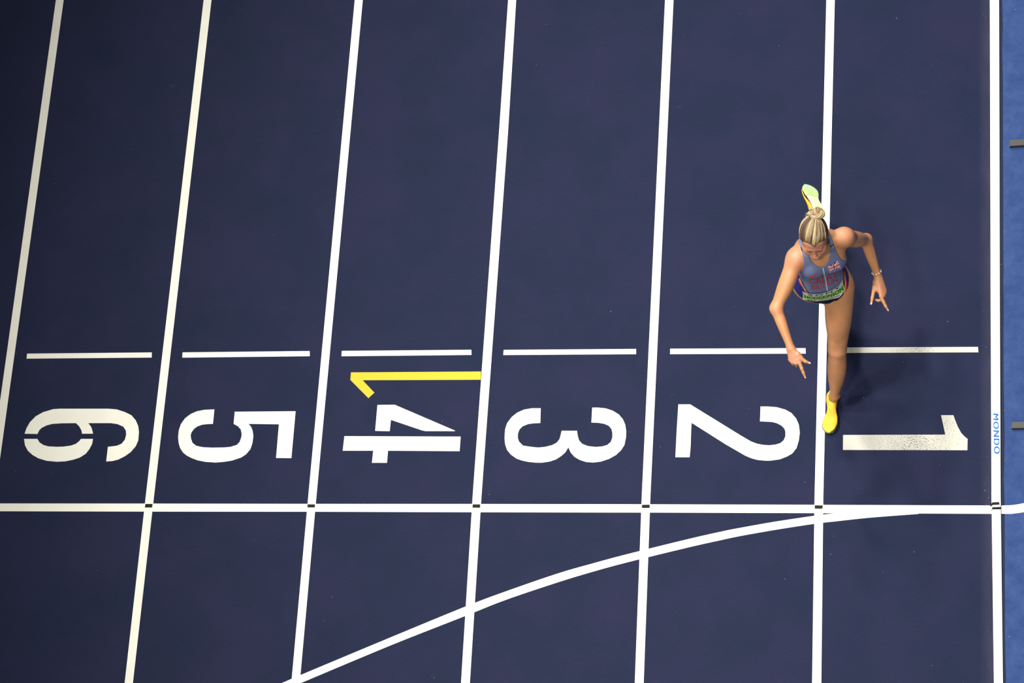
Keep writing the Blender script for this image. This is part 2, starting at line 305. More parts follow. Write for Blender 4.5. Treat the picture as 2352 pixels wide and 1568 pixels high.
o = band('finish_line', [(x, y-.0012) for x, y in fa], [(x, y+.0012) for x, y in fb], -.004, .0011, M_WHITE, floor)
tag(o, 'white finish line crossing all six lanes')
aa, ab = D['arc']
def smooth_curve(p, n=8):
    out = []
    for i in range(len(p)-1):
        p0 = p[max(i-1, 0)]; p1 = p[i]; p2 = p[i+1]; p3 = p[min(i+2, len(p)-1)]
        for s in range(n):
            t = s/n
            out.append(tuple(.5*((2*p1[c]) + (-p0[c]+p2[c])*t + (2*p0[c]-5*p1[c]+4*p2[c]-p3[c])*t*t + (-p0[c]+3*p1[c]-3*p2[c]+p3[c])*t**3) for c in (0, 1)))
    out.append(tuple(p[-1])); return out
aL = smooth_curve([(x, y-.001) for x, y in aa]); bL = smooth_curve([(x, y+.001) for x, y in ab])
def carry(p, n=14):
    (x1, y1), (x2, y2) = p[1], p[0]
    ang = math.atan2(y2-y1, x2-x1); out = []
    x, y = x2, y2
    for i in range(n):
        ang -= .0 if False else -.012
        x += .35*math.cos(ang); y += .35*math.sin(ang); out.append((x, y))
    return out[::-1]
o = band('curved_line', carry(aL)+aL, carry(bL)+bL, -.004, .0009, M_WHITE, floor)
tag(o, 'white curved line sweeping from the finish line across the lanes')
words6 = ['6', '5', '4', '3', '2', '1']
for i, bq in enumerate(D['bars']):
    o = slab('crossbar', [bq], -.004, .0008, M_WORN2 if i == 5 else M_WHITE, floor)
    tag(o, ('scuffed ' if i == 5 else '') + 'short white bar across lane ' + words6[i])
for i, nm in enumerate(['six', 'five', 'four', 'three', 'two', 'one']):
    o = slab('lane_number', D[nm], -.004, .0008, M_WORN if nm == 'one' else M_WHITE, floor)
    tag(o, ('worn and chipped ' if nm == 'one' else 'large ') + 'white painted numeral ' + words6[i] + ' lying sideways')
o = slab('yellow_mark', D['yellow'], -.004, .0009, M_YEL, floor)
tag(o, 'yellow painted hooked bar above the numeral 4')
for i, q in enumerate(D['marks']):
    o = slab('black_mark', [q], -.003, .0015, M_BLACKP, floor)
    tag(o, 'small black oblong where the finish line meets the line between lanes %s and %s' % (words6[i+1], words6[i]))

def text_mesh(txt, bold=0.0, spacing=1.0, shear=0.0):
    """lettering outline as triangles in its own plane, height of a capital = 1, starting at x=0"""
    c = bpy.data.curves.new('t', 'FONT'); c.body = txt; c.size = 1; c.offset = bold
    c.space_character = spacing; c.shear = shear; c.resolution_u = 4
    ob = bpy.data.objects.new('t', c); col.objects.link(ob)
    dg = bpy.context.evaluated_depsgraph_get()
    me = bpy.data.meshes.new_from_object(ob.evaluated_get(dg))
    V = np.array([v.co[:] for v in me.vertices]); F = [tuple(p.vertices) for p in me.polygons]
    bpy.data.objects.remove(ob, do_unlink=True); bpy.data.curves.remove(c); bpy.data.meshes.remove(me)
    V = V[:, :2]; V -= V.min(0); V /= V.max(0)
    return V, F            # normalised to the unit square
# maker's lettering on the inner line, read with the head turned
tr, br, tl, bl = [np.array(q) for q in D['mondo']]
V, F = text_mesh('MONDO', 0.0, 1.16)
V3 = []; n_ = len(V)
F = F+[tuple(n_+i for i in f) for f in F]+[tuple(2*n_+i for i in f) for f in F]
for x, y in [(x*.985, y) for x, y in V]+[(x*.985+.015, y) for x, y in V]+[(x*.985+.0075, y) for x, y in V]:                          # letters run down the line, their tops to the right
    top = tr + (br-tr)*x; bot = tl + (bl-tl)*x
    top = top - (top-bot)*.0
    p = bot + (top-bot)*y
    V3.append((p[0], p[1], .0013+.0001*(len(V3)//n_)))
o = link_mesh('lettering', V3, F, M_LOGO, floor)
tag(o, 'bright blue lettering along the inner white line')
rnd = random.Random(4)
# black tape stuck at the inner end of the finish line
for q, lab in zip([D['tapes'][0], D['tapes'][1], D['tapes'][2]],
                  ['upper strip of black tape on the inner lane line beside the finish line', 'crumpled black tape scrap at the corner of lane 1 and the finish line',
                   'lower strip of black tape on the inner lane line across the finish line']):
    o = slab('tape_strip', [q], .0009, .0024, M_TAPE)
    tag(o, lab, 'tape', 'black tape at the inner end of the finish line')

# tiny white bits lying about (lint): past counting
V, F = [], []
def speck(x, y, r):
    b0 = len(V); n = 6; a0 = rnd.random()*6
    el = .5+.5*rnd.random()
    zz_ = 0
    for z, s in ((.0012+zz_, 1.0), (.0030+zz_, .55)):
        for i in range(n):
            t = a0 + i*2*math.pi/n
            dx, dy = math.cos(t)*r*s, math.sin(t)*r*s*el
            V.append((x+dx*math.cos(a0)-dy*math.sin(a0), y+dx*math.sin(a0)+dy*math.cos(a0), z))
    for i in range(n):
        F.append((b0+i, b0+(i+1) % n, b0+n+(i+1) % n, b0+n+i))
    F.append(tuple(b0+n+i for i in range(n))); F.append(tuple(b0+i for i in range(n))[::-1])
for x, y in [q for q in D['specks'] if q[0] < .035]:
    speck(x, y, .0018+.0012*rnd.random())
for i in range(260):
    speck(-6.6+6.55*rnd.random(), -1.3+5*rnd.random(), .0006+.0007*rnd.random())
for i in range(40):
    speck(-.04-.05*rnd.random()**2, -1.3+5*rnd.random(), .0008+.0010*rnd.random())
o = link_mesh('lint', V, F, M_SPECK)
tag(o, 'tiny pale specks of lint scattered over the navy track', 'debris', kind='stuff')

# ------------------------------------------------------------------ blue carpet beyond the inner line
edge = sorted(D['carpet_edge'], key=lambda q: q[1])
ye = [q[1] for q in edge]; xe = [q[0] for q in edge]
def edge_x(y):
    if y < ye[0] or y > ye[-1]: 
        return (xe[0] if y < ye[0] else xe[-1]) + .004*math.sin(y*2.3)
    return float(np.interp(y, ye, xe))
import mathutils
def carpet_z(x, y):
    n = mathutils.noise.noise(Vector((x*3.1, y*2.1, .7)))*.006 + mathutils.noise.noise(Vector((x*9, y*7, 2.7)))*.0018
    r = min(1, max(0, (x-edge_x(y))/.06))
    bump = .012*math.exp(-((y-.055)/.05)**2)*min(1, max(0, (x-.10)/.08))
    return .002 + r*(.006 + n + bump)
ys = np.unique(np.concatenate([np.linspace(-1.6, 4.2, 260), np.linspace(-8, -1.6, 20), np.linspace(4.2, 14, 30), np.linspace(-.2, .3, 60)]))
xs = np.concatenate([np.linspace(0, .5, 34), np.linspace(.55, 5, 20)])
V, F = [], []
for y in ys:
    e = edge_x(y)
    V.append((e, y, -.008))
    for x in xs: V.append((e+x, y, carpet_z(e+x, y)))
w = len(xs)+1
for j in range(len(ys)-1):
    for i in range(w-1):
        a = j*w+i; F.append((a, a+1, a+w+1, a+w))
carpet = link_mesh('carpet', V, F, M_CARPET, smooth=True)
tag(carpet, 'bright blue felt carpet laid beside the inner white line', 'carpet')
V0, F0 = V, F
V, F = [], []
for x, y in [q for q in D['specks'] if q[0] >= .035]:
    speck(max(x, edge_x(y)+.003), y, .0018+.0012*rnd.random())
V = [(x, y, z+max(0, carpet_z(x, y)-.0005)) for x, y, z in V]
o = link_mesh('lint', V, F, M_SPECK, carpet)
tag(o, kind='stuff')
# the finish line carried on over the carpet in white tape
sa, sb = D['stripe']
V, F = [], []
xs2 = list(np.linspace(.026, .06, 5)) + list(np.linspace(.07, .5, 30)) + [1, 2, 4]
for x in xs2:
    ya = float(np.interp(x, [q[0] for q in sa], [q[1] for q in sa])); yb = float(np.interp(x, [q[0] for q in sb], [q[1] for q in sb]))
    for y in np.linspace(yb, ya, 5):
        z = max(carpet_z(x, y), .0015) + .0014 if x > edge_x(y)-.004 else .0012
        V.append((x, y, z))
for i in range(len(xs2)-1):
    for j in range(4):
        a = i*5+j; F.append((a, a+5, a+6, a+1))
o = link_mesh('tape_line', V, F, M_WHITE, carpet, smooth=True)
tag(o, 'white tape line continuing the finish line over the blue carpet')
for q, lab in zip(D['blocks'], ['upper of the two dark grey bars lying on the blue carpet', 'lower dark grey bar on the blue carpet, level with the inner lettering']):
    (x0, y0), (x1, y1), (x2, y2), (x3, y3) = q
    z = carpet_z(x0, y0)
    L = .42
    sl = (y1-y0)/(x1-x0)
    pts = [(x0, y0), (x0+L, y0+sl*L), (x0+L, y3+sl*L), (x3, y3)]
    me = bpy.data.meshes.new('floor_bar'); bm = bmesh.new()
    vs = [bm.verts.new((px, py, zz)) for zz in (.004, .034) for px, py in pts]
    bm.faces.new([vs[i] for i in (0, 1, 2, 3)]); bm.faces.new([vs[i] for i in (7, 6, 5, 4)])
    for i in range(4):
        j = (i+1) % 4; bm.faces.new([vs[i], vs[i+4], vs[j+4], vs[j]])
    bmesh.ops.recalc_face_normals(bm, faces=bm.faces)
    bmesh.ops.bevel(bm, geom=list(bm.edges), offset=.0015, segments=2, affect='EDGES')
    bm.to_mesh(me); bm.free(); me.materials.append(M_BLOCK)
    o = bpy.data.objects.new('floor_bar', me); col.objects.link(o)
    tag(o, lab, 'bar', 'dark bars on the carpet')

# ================================================================== the runner
# ---- signed distance shapes, blended into one continuous skin
A3 = lambda *v: np.array(v, float)
def unit(v):
    v = np.asarray(v, float); return v/np.linalg.norm(v)
def frame(x, y):
    x = unit(x); z = unit(np.cross(x, y)); y = np.cross(z, x)
    return np.array([x, y, z])          # rows are axes

class Cone:                              # tapered capsule, optionally flattened along n by factor s
    def __init__(s, a, b, r1, r2, k=.01, n=None, f=1.0, op='+'):
        s.a = A3(*a); s.b = A3(*b); s.r1 = r1; s.r2 = r2; s.k = k; s.op = op
        s.n = None if n is None else unit(n); s.f = f
        s.c = (s.a+s.b)/2; s.R = np.linalg.norm(s.b-s.a)/2 + max(r1, r2)*max(1, 1)
    def d(s, P):
        q = P-s.a; ab = s.b-s.a
        if s.n is not None:
            q = q + np.outer(q@s.n, s.n)*(1/s.f-1); ab = ab + s.n*(ab@s.n)*(1/s.f-1)
        t = np.clip(q@ab/(ab@ab), 0, 1)
        return np.linalg.norm(q-t[:, None]*ab, axis=1) - (s.r1+(s.r2-s.r1)*t)
class Prof:                              # limb with a smooth radius profile along its length
    def __init__(s, a, b, ts, rs, k=.02, bow=None):
        s.a = A3(*a); s.b = A3(*b); s.k = k; s.op = '+'; s.bow = A3(0, 0, 0) if bow is None else A3(*bow)
        s.c = (s.a+s.b)/2; s.R = np.linalg.norm(s.b-s.a)/2+max(rs)+.02
        x = np.array(ts, float); y = np.array(rs, float); m = np.gradient(y, x)
        s.T = np.linspace(0, 1, 120); i = np.clip(np.searchsorted(x, s.T)-1, 0, len(x)-2); h = x[i+1]-x[i]; t = (s.T-x[i])/h
        s.Y = (2*t**3-3*t**2+1)*y[i]+(t**3-2*t**2+t)*h*m[i]+(-2*t**3+3*t**2)*y[i+1]+(t**3-t**2)*h*m[i+1]
    def d(s, P):
        ab = s.b-s.a
        t = np.clip((P-s.a)@ab/(ab@ab), 0, 1)
        c = s.a+t[:, None]*ab+(np.sin(np.pi*t))[:, None]*s.bow
        return np.linalg.norm(P-c, axis=1)-np.interp(t, s.T, s.Y)
class Ell:                               # ellipsoid in frame fr (rows = axes)
    def __init__(s, c, r, fr=None, k=.01, op='+'):
        s.c = A3(*c); s.r = A3(*r); s.fr = np.eye(3) if fr is None else fr; s.k = k; s.op = op; s.R = max(r)
    def d(s, P):
        q = (P-s.c)@s.fr.T
        k0 = np.linalg.norm(q/s.r, axis=1); k1 = np.linalg.norm(q/(s.r**2), axis=1)
        return k0*(k0-1)/np.maximum(k1, 1e-9)
class Loft:                              # stack of ellipse sections: z, cx, cy, a, b, rot(deg)
    def __init__(s, rows, k=.02, e=2.3):
        s.rows = np.array(rows, float); s.k = k; s.op = '+'; s.e = e
        s.c = np.array([s.rows[:, 1].mean(), s.rows[:, 2].mean(), (s.rows[0, 0]+s.rows[-1, 0])/2]); s.R = .42
    def d(s, P):
        r = s.rows; z = np.clip(P[:, 2], r[0, 0], r[-1, 0])
        def ip(c):
            # smooth (cosine-free) cubic through the rows
            return np.interp(z, ZI, TAB[c]) 
        ZI = s.zi(); TAB = s.tab
        cx, cy, a, b, ro = (ip(i) for i in range(1, 6))
        x = P[:, 0]-cx; y = P[:, 1]-cy; t = np.radians(ro)
        u = x*np.cos(t)+y*np.sin(t); v = -x*np.sin(t)+y*np.cos(t)
        m = (np.abs(u/a)**s.e + np.abs(v/b)**s.e)**(1/s.e)
        L = np.hypot(u, v)
        d = L*(1-1/np.maximum(m, 1e-6)); d = np.where(L < 1e-4, -np.minimum(a, b), d)
        dz = np.maximum(np.abs(P[:, 2]-z)-.0, 0)
        return np.where(dz > 0, np.hypot(np.maximum(d, 0), dz)-0.0, d)
    def zi(s):
        if not hasattr(s, '_z'):
            r = s.rows; n = len(r); Z = np.linspace(r[0, 0], r[-1, 0], 160); s._z = Z; s.tab = {}
            for c in range(1, 6):
                y = r[:, c]; x = r[:, 0]
                m = np.gradient(y, x)
                i = np.clip(np.searchsorted(x, Z)-1, 0, n-2); h = x[i+1]-x[i]; t = (Z-x[i])/h
                s.tab[c] = (2*t**3-3*t**2+1)*y[i]+(t**3-2*t**2+t)*h*m[i]+(-2*t**3+3*t**2)*y[i+1]+(t**3-t**2)*h*m[i+1]
        return s._z
def smin(a, b, k):
    h = np.maximum(k-np.abs(a-b), 0)/k
    return np.minimum(a, b)-h*h*k*.25
def field(prims, P):
    d = np.full(len(P), 9.0)
    for p in prims:
        if p.op == '+': d = smin(d, p.d(P), p.k)
        else: d = -smin(-d, p.d(P), p.k)
    return d

def net(f, lo, hi, h, prims=None, B=16):
    """surface nets over sparse blocks; f(P, idx) -> distance; returns verts, quads"""
    lo = np.array(lo, float); hi = np.array(hi, float)
    nb = np.ceil((hi-lo)/(h*B)).astype(int)
    bs = h*B; rad = bs*math.sqrt(3)/2
    I = np.stack(np.meshgrid(*[np.arange(n) for n in nb], indexing='ij'), -1).reshape(-1, 3)
    C = lo+(I+.5)*bs
    dc = f(C)
    I = I[np.abs(dc) < rad*1.55+.01]
    g = np.arange(B+1)
    G = np.stack(np.meshgrid(g, g, g, indexing='ij'), -1).reshape(-1, 3)
    keys = []; pts = []; quads = []
    S = np.array([1 << 24, 1 << 12, 1])
    allk = []; allp = []; fa = []
    for b in I:
        base = b*B
        P = lo+(base+G)*h
        if prims is not None:
            c = lo+(b+.5)*bs
            sub = [p for p in prims if np.linalg.norm(p.c-c) < p.R+rad+p.k+.03]
            if not sub: continue
            v = field(sub, P)
        else:
            v = f(P)
        v = v.reshape(B+1, B+1, B+1)
        if v.min() > 0 or v.max() < 0: continue
        for ax in range(3):
            sl0 = [slice(0, B)]*3; sl1 = [slice(0, B)]*3; sl1[ax] = slice(1, B+1)
            a = v[tuple(sl0)]; c = v[tuple(sl1)]
            m = (a < 0) != (c < 0)
            idx = np.argwhere(m)
            if not len(idx): continue
            av = a[m]; cv = c[m]; t = av/(av-cv)
            gi = idx+base
            p = gi.astype(float); p[:, ax] += t
            o1 = np.zeros(3, int); o2 = np.zeros(3, int); o1[(ax+1) % 3] = 1; o2[(ax+2) % 3] = 1
            gi1 = gi+1                      # keep cell indices positive
            q = np.stack([(gi1)@S, (gi1-o1)@S, (gi1-o1-o2)@S, (gi1-o2)@S], 1)
            flip = av > 0
            q[flip] = q[flip][:, ::-1]
            fa.append(q); allk.append(q.reshape(-1)); allp.append(np.repeat(p, 4, axis=0))
    K = np.concatenate(allk); Pp = np.concatenate(allp); Q = np.concatenate(fa)
    uk, inv = np.unique(K, return_inverse=True)
    cnt = np.bincount(inv)
    V = np.stack([np.bincount(inv, Pp[:, i])/cnt for i in range(3)], 1)
    F = np.searchsorted(uk, Q)
    return lo+V*h, F

def relax(V, F, n=2, w=.5):
    E = np.concatenate([F[:, [0, 1]], F[:, [1, 2]], F[:, [2, 3]], F[:, [3, 0]]]); E = np.concatenate([E, E[:, ::-1]])
    cnt = np.bincount(E[:, 0], minlength=len(V))
    for _ in range(n):
        A = np.stack([np.bincount(E[:, 0], V[E[:, 1], i], minlength=len(V)) for i in range(3)], 1)/np.maximum(cnt, 1)[:, None]
        V = V+(A-V)*w
    return V

PO = (-.94, .95, 0.0)                    # the person's place on the floor
person = bpy.data.objects.new('person', None); col.objects.link(person)
person.location = PO; person.empty_display_size = .2
tag(person, 'woman running over the lane 1 line in a grey striped singlet and yellow shoes', 'person')
def part(name, V, F, mat, parent=None, smooth=True):
    V = np.asarray(V, float)
    me = bpy.data.meshes.new(name)
    me.from_pydata((V-np.array(PO)).tolist(), [], [tuple(map(int, f)) for f in F]); me.update()
    if smooth: me.polygons.foreach_set('use_smooth', [True]*len(me.polygons))
    for m in (mat if isinstance(mat, (list, tuple)) else [mat]): me.materials.append(m)
    ob = bpy.data.objects.new(name, me); col.objects.link(ob)
    ob.parent = parent or person
    return ob

# ---- joints (world metres)
hipL = A3(-.850, 1.005, .885); hipR = A3(-1.030, 1.032, .880)
kneL = A3(*(-0.8828, 0.7900, 0.4850)); ankL = A3(*(-0.9200, 0.6577, 0.1050))
kneR = A3(-.995, 1.165, .475);  ankR = A3(-1.005, 1.545, .555)
shR = A3(*(-1.0608, 0.9888, 1.3150)); elR = A3(*(-1.1718, 0.7466, 1.1850)); wrR = A3(*(-1.0943, 0.5507, 1.0850))
shL = A3(*(-0.7957, 1.0864, 1.3600)); elL = A3(*(-0.6952, 1.1855, 1.1050)); wrL = A3(*(-0.6384, 1.0560, 0.9150))
EAR = A3(-.9483, 1.0209, 1.52)           # between the ears
hy = math.radians(-2.5); hp = math.radians(3.0)
Fh = unit(A3(-math.sin(hy)*math.cos(hp), -math.cos(hy)*math.cos(hp), -math.sin(hp)))
Lh = unit(np.cross(A3(0, 0, 1), -Fh))*-1
Lh = unit(np.cross(Fh, A3(0, 0, 1)))*-1   # towards her left (image right)
Uh = unit(np.cross(Fh, -Lh))
if Uh[2] < 0: Uh = -Uh
HF = np.array([Lh, Fh, Uh])
def hd(l, f, u): return EAR + l*Lh + f*Fh + u*Uh

TORSO = Loft([
    # z,   cx,    cy,    a,    b,   turn
    (.790, -0.946, 1.030, .070, .080, 4),
    (.815, -0.946, 1.030, .118, .098, 5),
    (.860, -0.946, 1.028, .150, .106, 6),
    (.910, -0.946, 1.028, .157, .106, 7),
    (.960, -0.945, 1.028, .142, .098, 9),
    (1.01, -0.944, 1.030, .124, .088, 11),
    (1.06, -0.942, 1.034, .115, .083, 13),
    (1.12, -0.940, 1.038, .118, .087, 16),
    (1.18, -0.938, 1.042, .130, .095, 18),
    (1.24, -0.937, 1.046, .143, .103, 20),
    (1.30, -0.938, 1.050, .146, .098, 21),
    (1.345, -0.940, 1.054, .126, .080, 21),
    (1.38, -0.943, 1.058, .088, .062, 20),
    (1.405, -0.946, 1.058, .055, .050, 18)], k=.02)
ct, st = math.cos(math.radians(19)), math.sin(math.radians(19))
TX = A3(ct, st, 0); TY = A3(-st, ct, 0)      # across the chest, and front to back
def tor(x, y, z): return A3(-.9375, 1.046, z) + TX*x + TY*y

torso = [TORSO,
    Cone(tor(-.045, -.002, 1.375), shR+A3(.01, 0, .012), .046, .044, .04),     # shoulders / trapezius
    Cone(tor(.045, -.002, 1.385), shL+A3(-.01, 0, .012), .046, .044, .04),
    Ell(tor(-.062, -.070, 1.225), (.058, .042, .058), frame(TX, TY), .035),    # bust
    Ell(tor(.062, -.070, 1.225), (.058, .042, .058), frame(TX, TY), .035),
    Cone(tor(-.065, .050, 1.28), tor(-.04, .055, 1.15), .046, .035, .03),       # back muscles
    Cone(tor(.065, .050, 1.28), tor(.04, .055, 1.15), .046, .035, .03),
    Ell((-.882, 1.095, .875), (.072, .062, .072), None, .03),                   # seat
    Ell((-1.005, 1.105, .870), (.072, .062, .072), None, .03),
    Cone(tor(0, .018, 1.36), hd(0, -.022, -.055), .056, .050, .03),            # neck
    Cone(tor(-.03, -.050, 1.368), tor(-.095, -.028, 1.372), .009, .008, .022),  # collar bones
    Cone(tor(.03, -.050, 1.368), tor(.095, -.028, 1.380), .009, .008, .022),
    Cone(tor(-.012, -.055, 1.372), hd(-.052, -.01, -.035), .010, .012, .018),  # neck sinews
    Cone(tor(.012, -.055, 1.372), hd(.052, -.01, -.035), .010, .012, .018),
]
def limbs():
    o = []
    fwd = A3(0, -1, 0)
    # arms: shoulder cap, upper arm, forearm
    for sh, el, wr, k in ((shR, elR, wrR, 0), (shL, elL, wrL, 1)):
        ua = unit(el-sh); fa = unit(wr-el)
        o.append(Ell(sh+ua*.012, (.056, .047, .046), frame(ua, A3(0, 0, 1)), .035))
        o.append(Prof(sh, el, [0, .2, .45, .7, .88, 1], [.046, .0445, .0415, .0380, .0345, .0325], .03))
        bend = unit(fa-ua)
        o.append(Ell(sh+(el-sh)*.48+bend*.010, (.085, .033, .035), frame(ua, bend), .03))   # biceps
        o.append(Prof(el, wr, [0, .12, .3, .5, .7, .85, 1], [.0325, .0315, .0310, .0282, .0246, .0226, .0228], .025))
    # front leg
    def leg(hip, kn, an, side, kneecap):
        th = kn-hip; sh = an-kn; u = unit(th); v = unit(sh); bend = unit(v-u)
        fr = -bend if np.linalg.norm(v-u) > .05 else A3(0, -1, 0)
        o.append(Prof(hip+A3(0, 0, -.01), kn, [0, .15, .35, .55, .75, .9, 1], [.085, .083, .078, .071, .061, .053, .0505], .035))
        o.append(Prof(kn, an, [0, .1, .2, .35, .5, .65, .8, .9, 1], [.0500, .0500, .0525, .0555, .0530, .0455, .0350, .0290, .0262], .02, bow=A3(.004*side, 0, 0)))
        o.append(Ell(hip+th*.45+kneecap*.022, (.15, .054, .054), frame(u, kneecap), .04))          # quads
        o.append(Ell(hip+th*.83+kneecap*.020+A3(.020*side, 0, 0), (.045, .022, .022), frame(u, kneecap), .03))
        o.append(Ell(hip+th*.85+kneecap*.020-A3(.022*side, 0, 0), (.040, .022, .022), frame(u, kneecap), .03))
        o.append(Ell(kn+kneecap*.030, (.027, .024, .018), frame(u, A3(1, 0, 0)), .016))            # kneecap
        o.append(Cone(kn+sh*.10+kneecap*.030, an+kneecap*.012, .013, .011, .026))                  # shin edge
        o.append(Ell(an+A3(.022, 0, 0), (.011, .011, .013), None, .012)); o.append(Ell(an-A3(.022, 0, 0), (.011, .011, .013), None, .012))
    leg(hipL, kneL, ankL, 1, unit(A3(.02, -1, .25)))
    leg(hipR, kneR, ankR, -1, unit(A3(-.02, -.9, -.35)))
    # feet inside the shoes
    o.append(Cone(ankL, footL(.055, 0, .035), .027, .026, .015)); o.append(Cone(footL(.05, 0, .03), footL(.19, 0, .022), .026, .016, .02))
    o.append(Cone(ankR, footR(.055, 0, .035), .027, .026, .015)); o.append(Cone(footR(.05, 0, .03), footR(.19, 0, .022), .026, .016, .02))
    return o
# foot frames: heel point, forward axis, up axis
def mkfoot(heel, toe, up):
    x = unit(toe-heel); z = unit(up - x*(up@x)); y = np.cross(z, x)
    f = lambda a, b, c: heel + x*a + y*b + z*c
    f.x, f.y, f.z, f.L = x, y, z, np.linalg.norm(toe-heel)
    return f
footL = mkfoot(A3(*(-0.9328, 0.7023, 0.0120)), A3(*(-0.9529, 0.4579, 0.0040)), A3(0, 0, 1))
_h = A3(*(-0.9816, 1.5890, 0.6150)); _t = A3(*(-1.0720, 1.8315, 0.5000))
_view = unit(A3(0.1185, -5.2844, 15.2783) - (_h+_t)/2)
_n = unit(_view*1.0 + A3(.62, .10, .05))          # outward normal of the raised sole
footR = mkfoot(_h, _t, -_n)

HANDK = .004
def hand(wr, mcp, cmc, chains, thumb, nrm, el):
    """palm as a fan of bones; each finger its own chain"""
    o = []
    for i, m in enumerate(mcp):
        w0 = wr + (m-mcp[1])*.38
        o.append(Cone(w0, m, .0140, (.0100, .0102, .0096, .0088)[i], .010, nrm, .95))
    for i in range(3):
        o.append(Cone(wr+(mcp[i]-mcp[1])*.3+(mcp[i]-wr)*.25, (mcp[i]+mcp[i+1])/2*.96+wr*.04, .013, .0085, .010))
    o.append(Cone(wr, cmc, .014, .013, .012)); o.append(Cone(cmc, thumb[0], .0135, .0105, .012))
    o.append(Cone(cmc, mcp[0]*.55+wr*.45, .012, .011, .012)); o.append(Cone(thumb[0]*.6+cmc*.4, mcp[0]*.8+wr*.2, .0095, .0095, .014))
    rr = ((.0112, .0098, .0084, .0068), (.0098, .0088, .0078, .0066), (.0092, .0082, .0072, .0062), (.0080, .0072, .0064, .0055))
    for c, r in zip(chains, rr):
        for j in range(3):
            o.append(Cone(c[j], c[j+1], r[j], r[j+1], HANDK))
            pass
    for j in range(2):
        o.append(Cone(thumb[j], thumb[j+1], (.0108, .0094, .0068)[j], (.0108, .0094, .0068)[j+1], HANDK))
    return o
R_mcp = [A3(*(-1.0501, 0.4817, 1.0520)), A3(*(-1.0680, 0.4775, 1.0500)), A3(*(-1.0873, 0.4840, 1.0470)), A3(*(-1.1021, 0.4990, 1.0450))]
R_ch = [[R_mcp[0], A3(*(-1.0377, 0.4526, 1.0350)), A3(*(-1.0289, 0.4329, 1.0200)), A3(*(-1.0223, 0.4185, 1.0080))],
        [R_mcp[1], A3(*(-1.0685, 0.4800, 1.0120)), A3(*(-1.0794, 0.4986, 0.9980)), A3(*(-1.0869, 0.5059, 1.0120))],
        [R_mcp[2], A3(*(-1.0887, 0.4883, 1.0140)), A3(*(-1.0985, 0.5057, 1.0000)), A3(*(-1.1024, 0.5129, 1.0140))],
        [R_mcp[3], A3(*(-1.1018, 0.5022, 1.0180)), A3(*(-1.1102, 0.5175, 1.0060)), A3(*(-1.1107, 0.5255, 1.0180))]]
R_th = [A3(*(-1.0346, 0.4984, 1.0580)), A3(*(-1.0172, 0.4874, 1.0500)), A3(*(-1.0021, 0.4838, 1.0440))]
L_mcp = [A3(*(-0.6207, 0.9428, 0.8840)), A3(*(-0.6089, 0.9470, 0.8800)), A3(*(-0.6009, 0.9644, 0.8760)), A3(*(-0.5976, 0.9837, 0.8740))]
L_ch = [[L_mcp[0], A3(*(-0.6067, 0.9153, 0.8680)), A3(*(-0.5951, 0.8940, 0.8560)), A3(*(-0.5863, 0.8811, 0.8460))],
        [L_mcp[1], A3(*(-0.6210, 0.9351, 0.8500)), A3(*(-0.6382, 0.9347, 0.8420)), A3(*(-0.6512, 0.9384, 0.8460))],
        [L_mcp[2], A3(*(-0.6034, 0.9568, 0.8450)), A3(*(-0.6171, 0.9560, 0.8350)), A3(*(-0.6288, 0.9610, 0.8420))],
        [L_mcp[3], A3(*(-0.5986, 0.9757, 0.8500)), A3(*(-0.6086, 0.9748, 0.8400)), A3(*(-0.6180, 0.9803, 0.8460))]]
L_th = [A3(*(-0.6604, 0.9731, 0.8880)), A3(*(-0.6682, 0.9376, 0.8760)), A3(*(-0.6732, 0.9134, 0.8680))]
R_cmc = A3(*(-1.0578, 0.5198, 1.0720)); L_cmc = A3(*(-0.6495, 1.0196, 0.9020))
_v2 = unit(A3(0.1185, -5.2844, 15.2783)-wrR)
hands = hand(wrR, R_mcp, R_cmc, R_ch, R_th, _v2, elR) + hand(wrL, L_mcp, L_cmc, L_ch, L_th, _v2, elL)

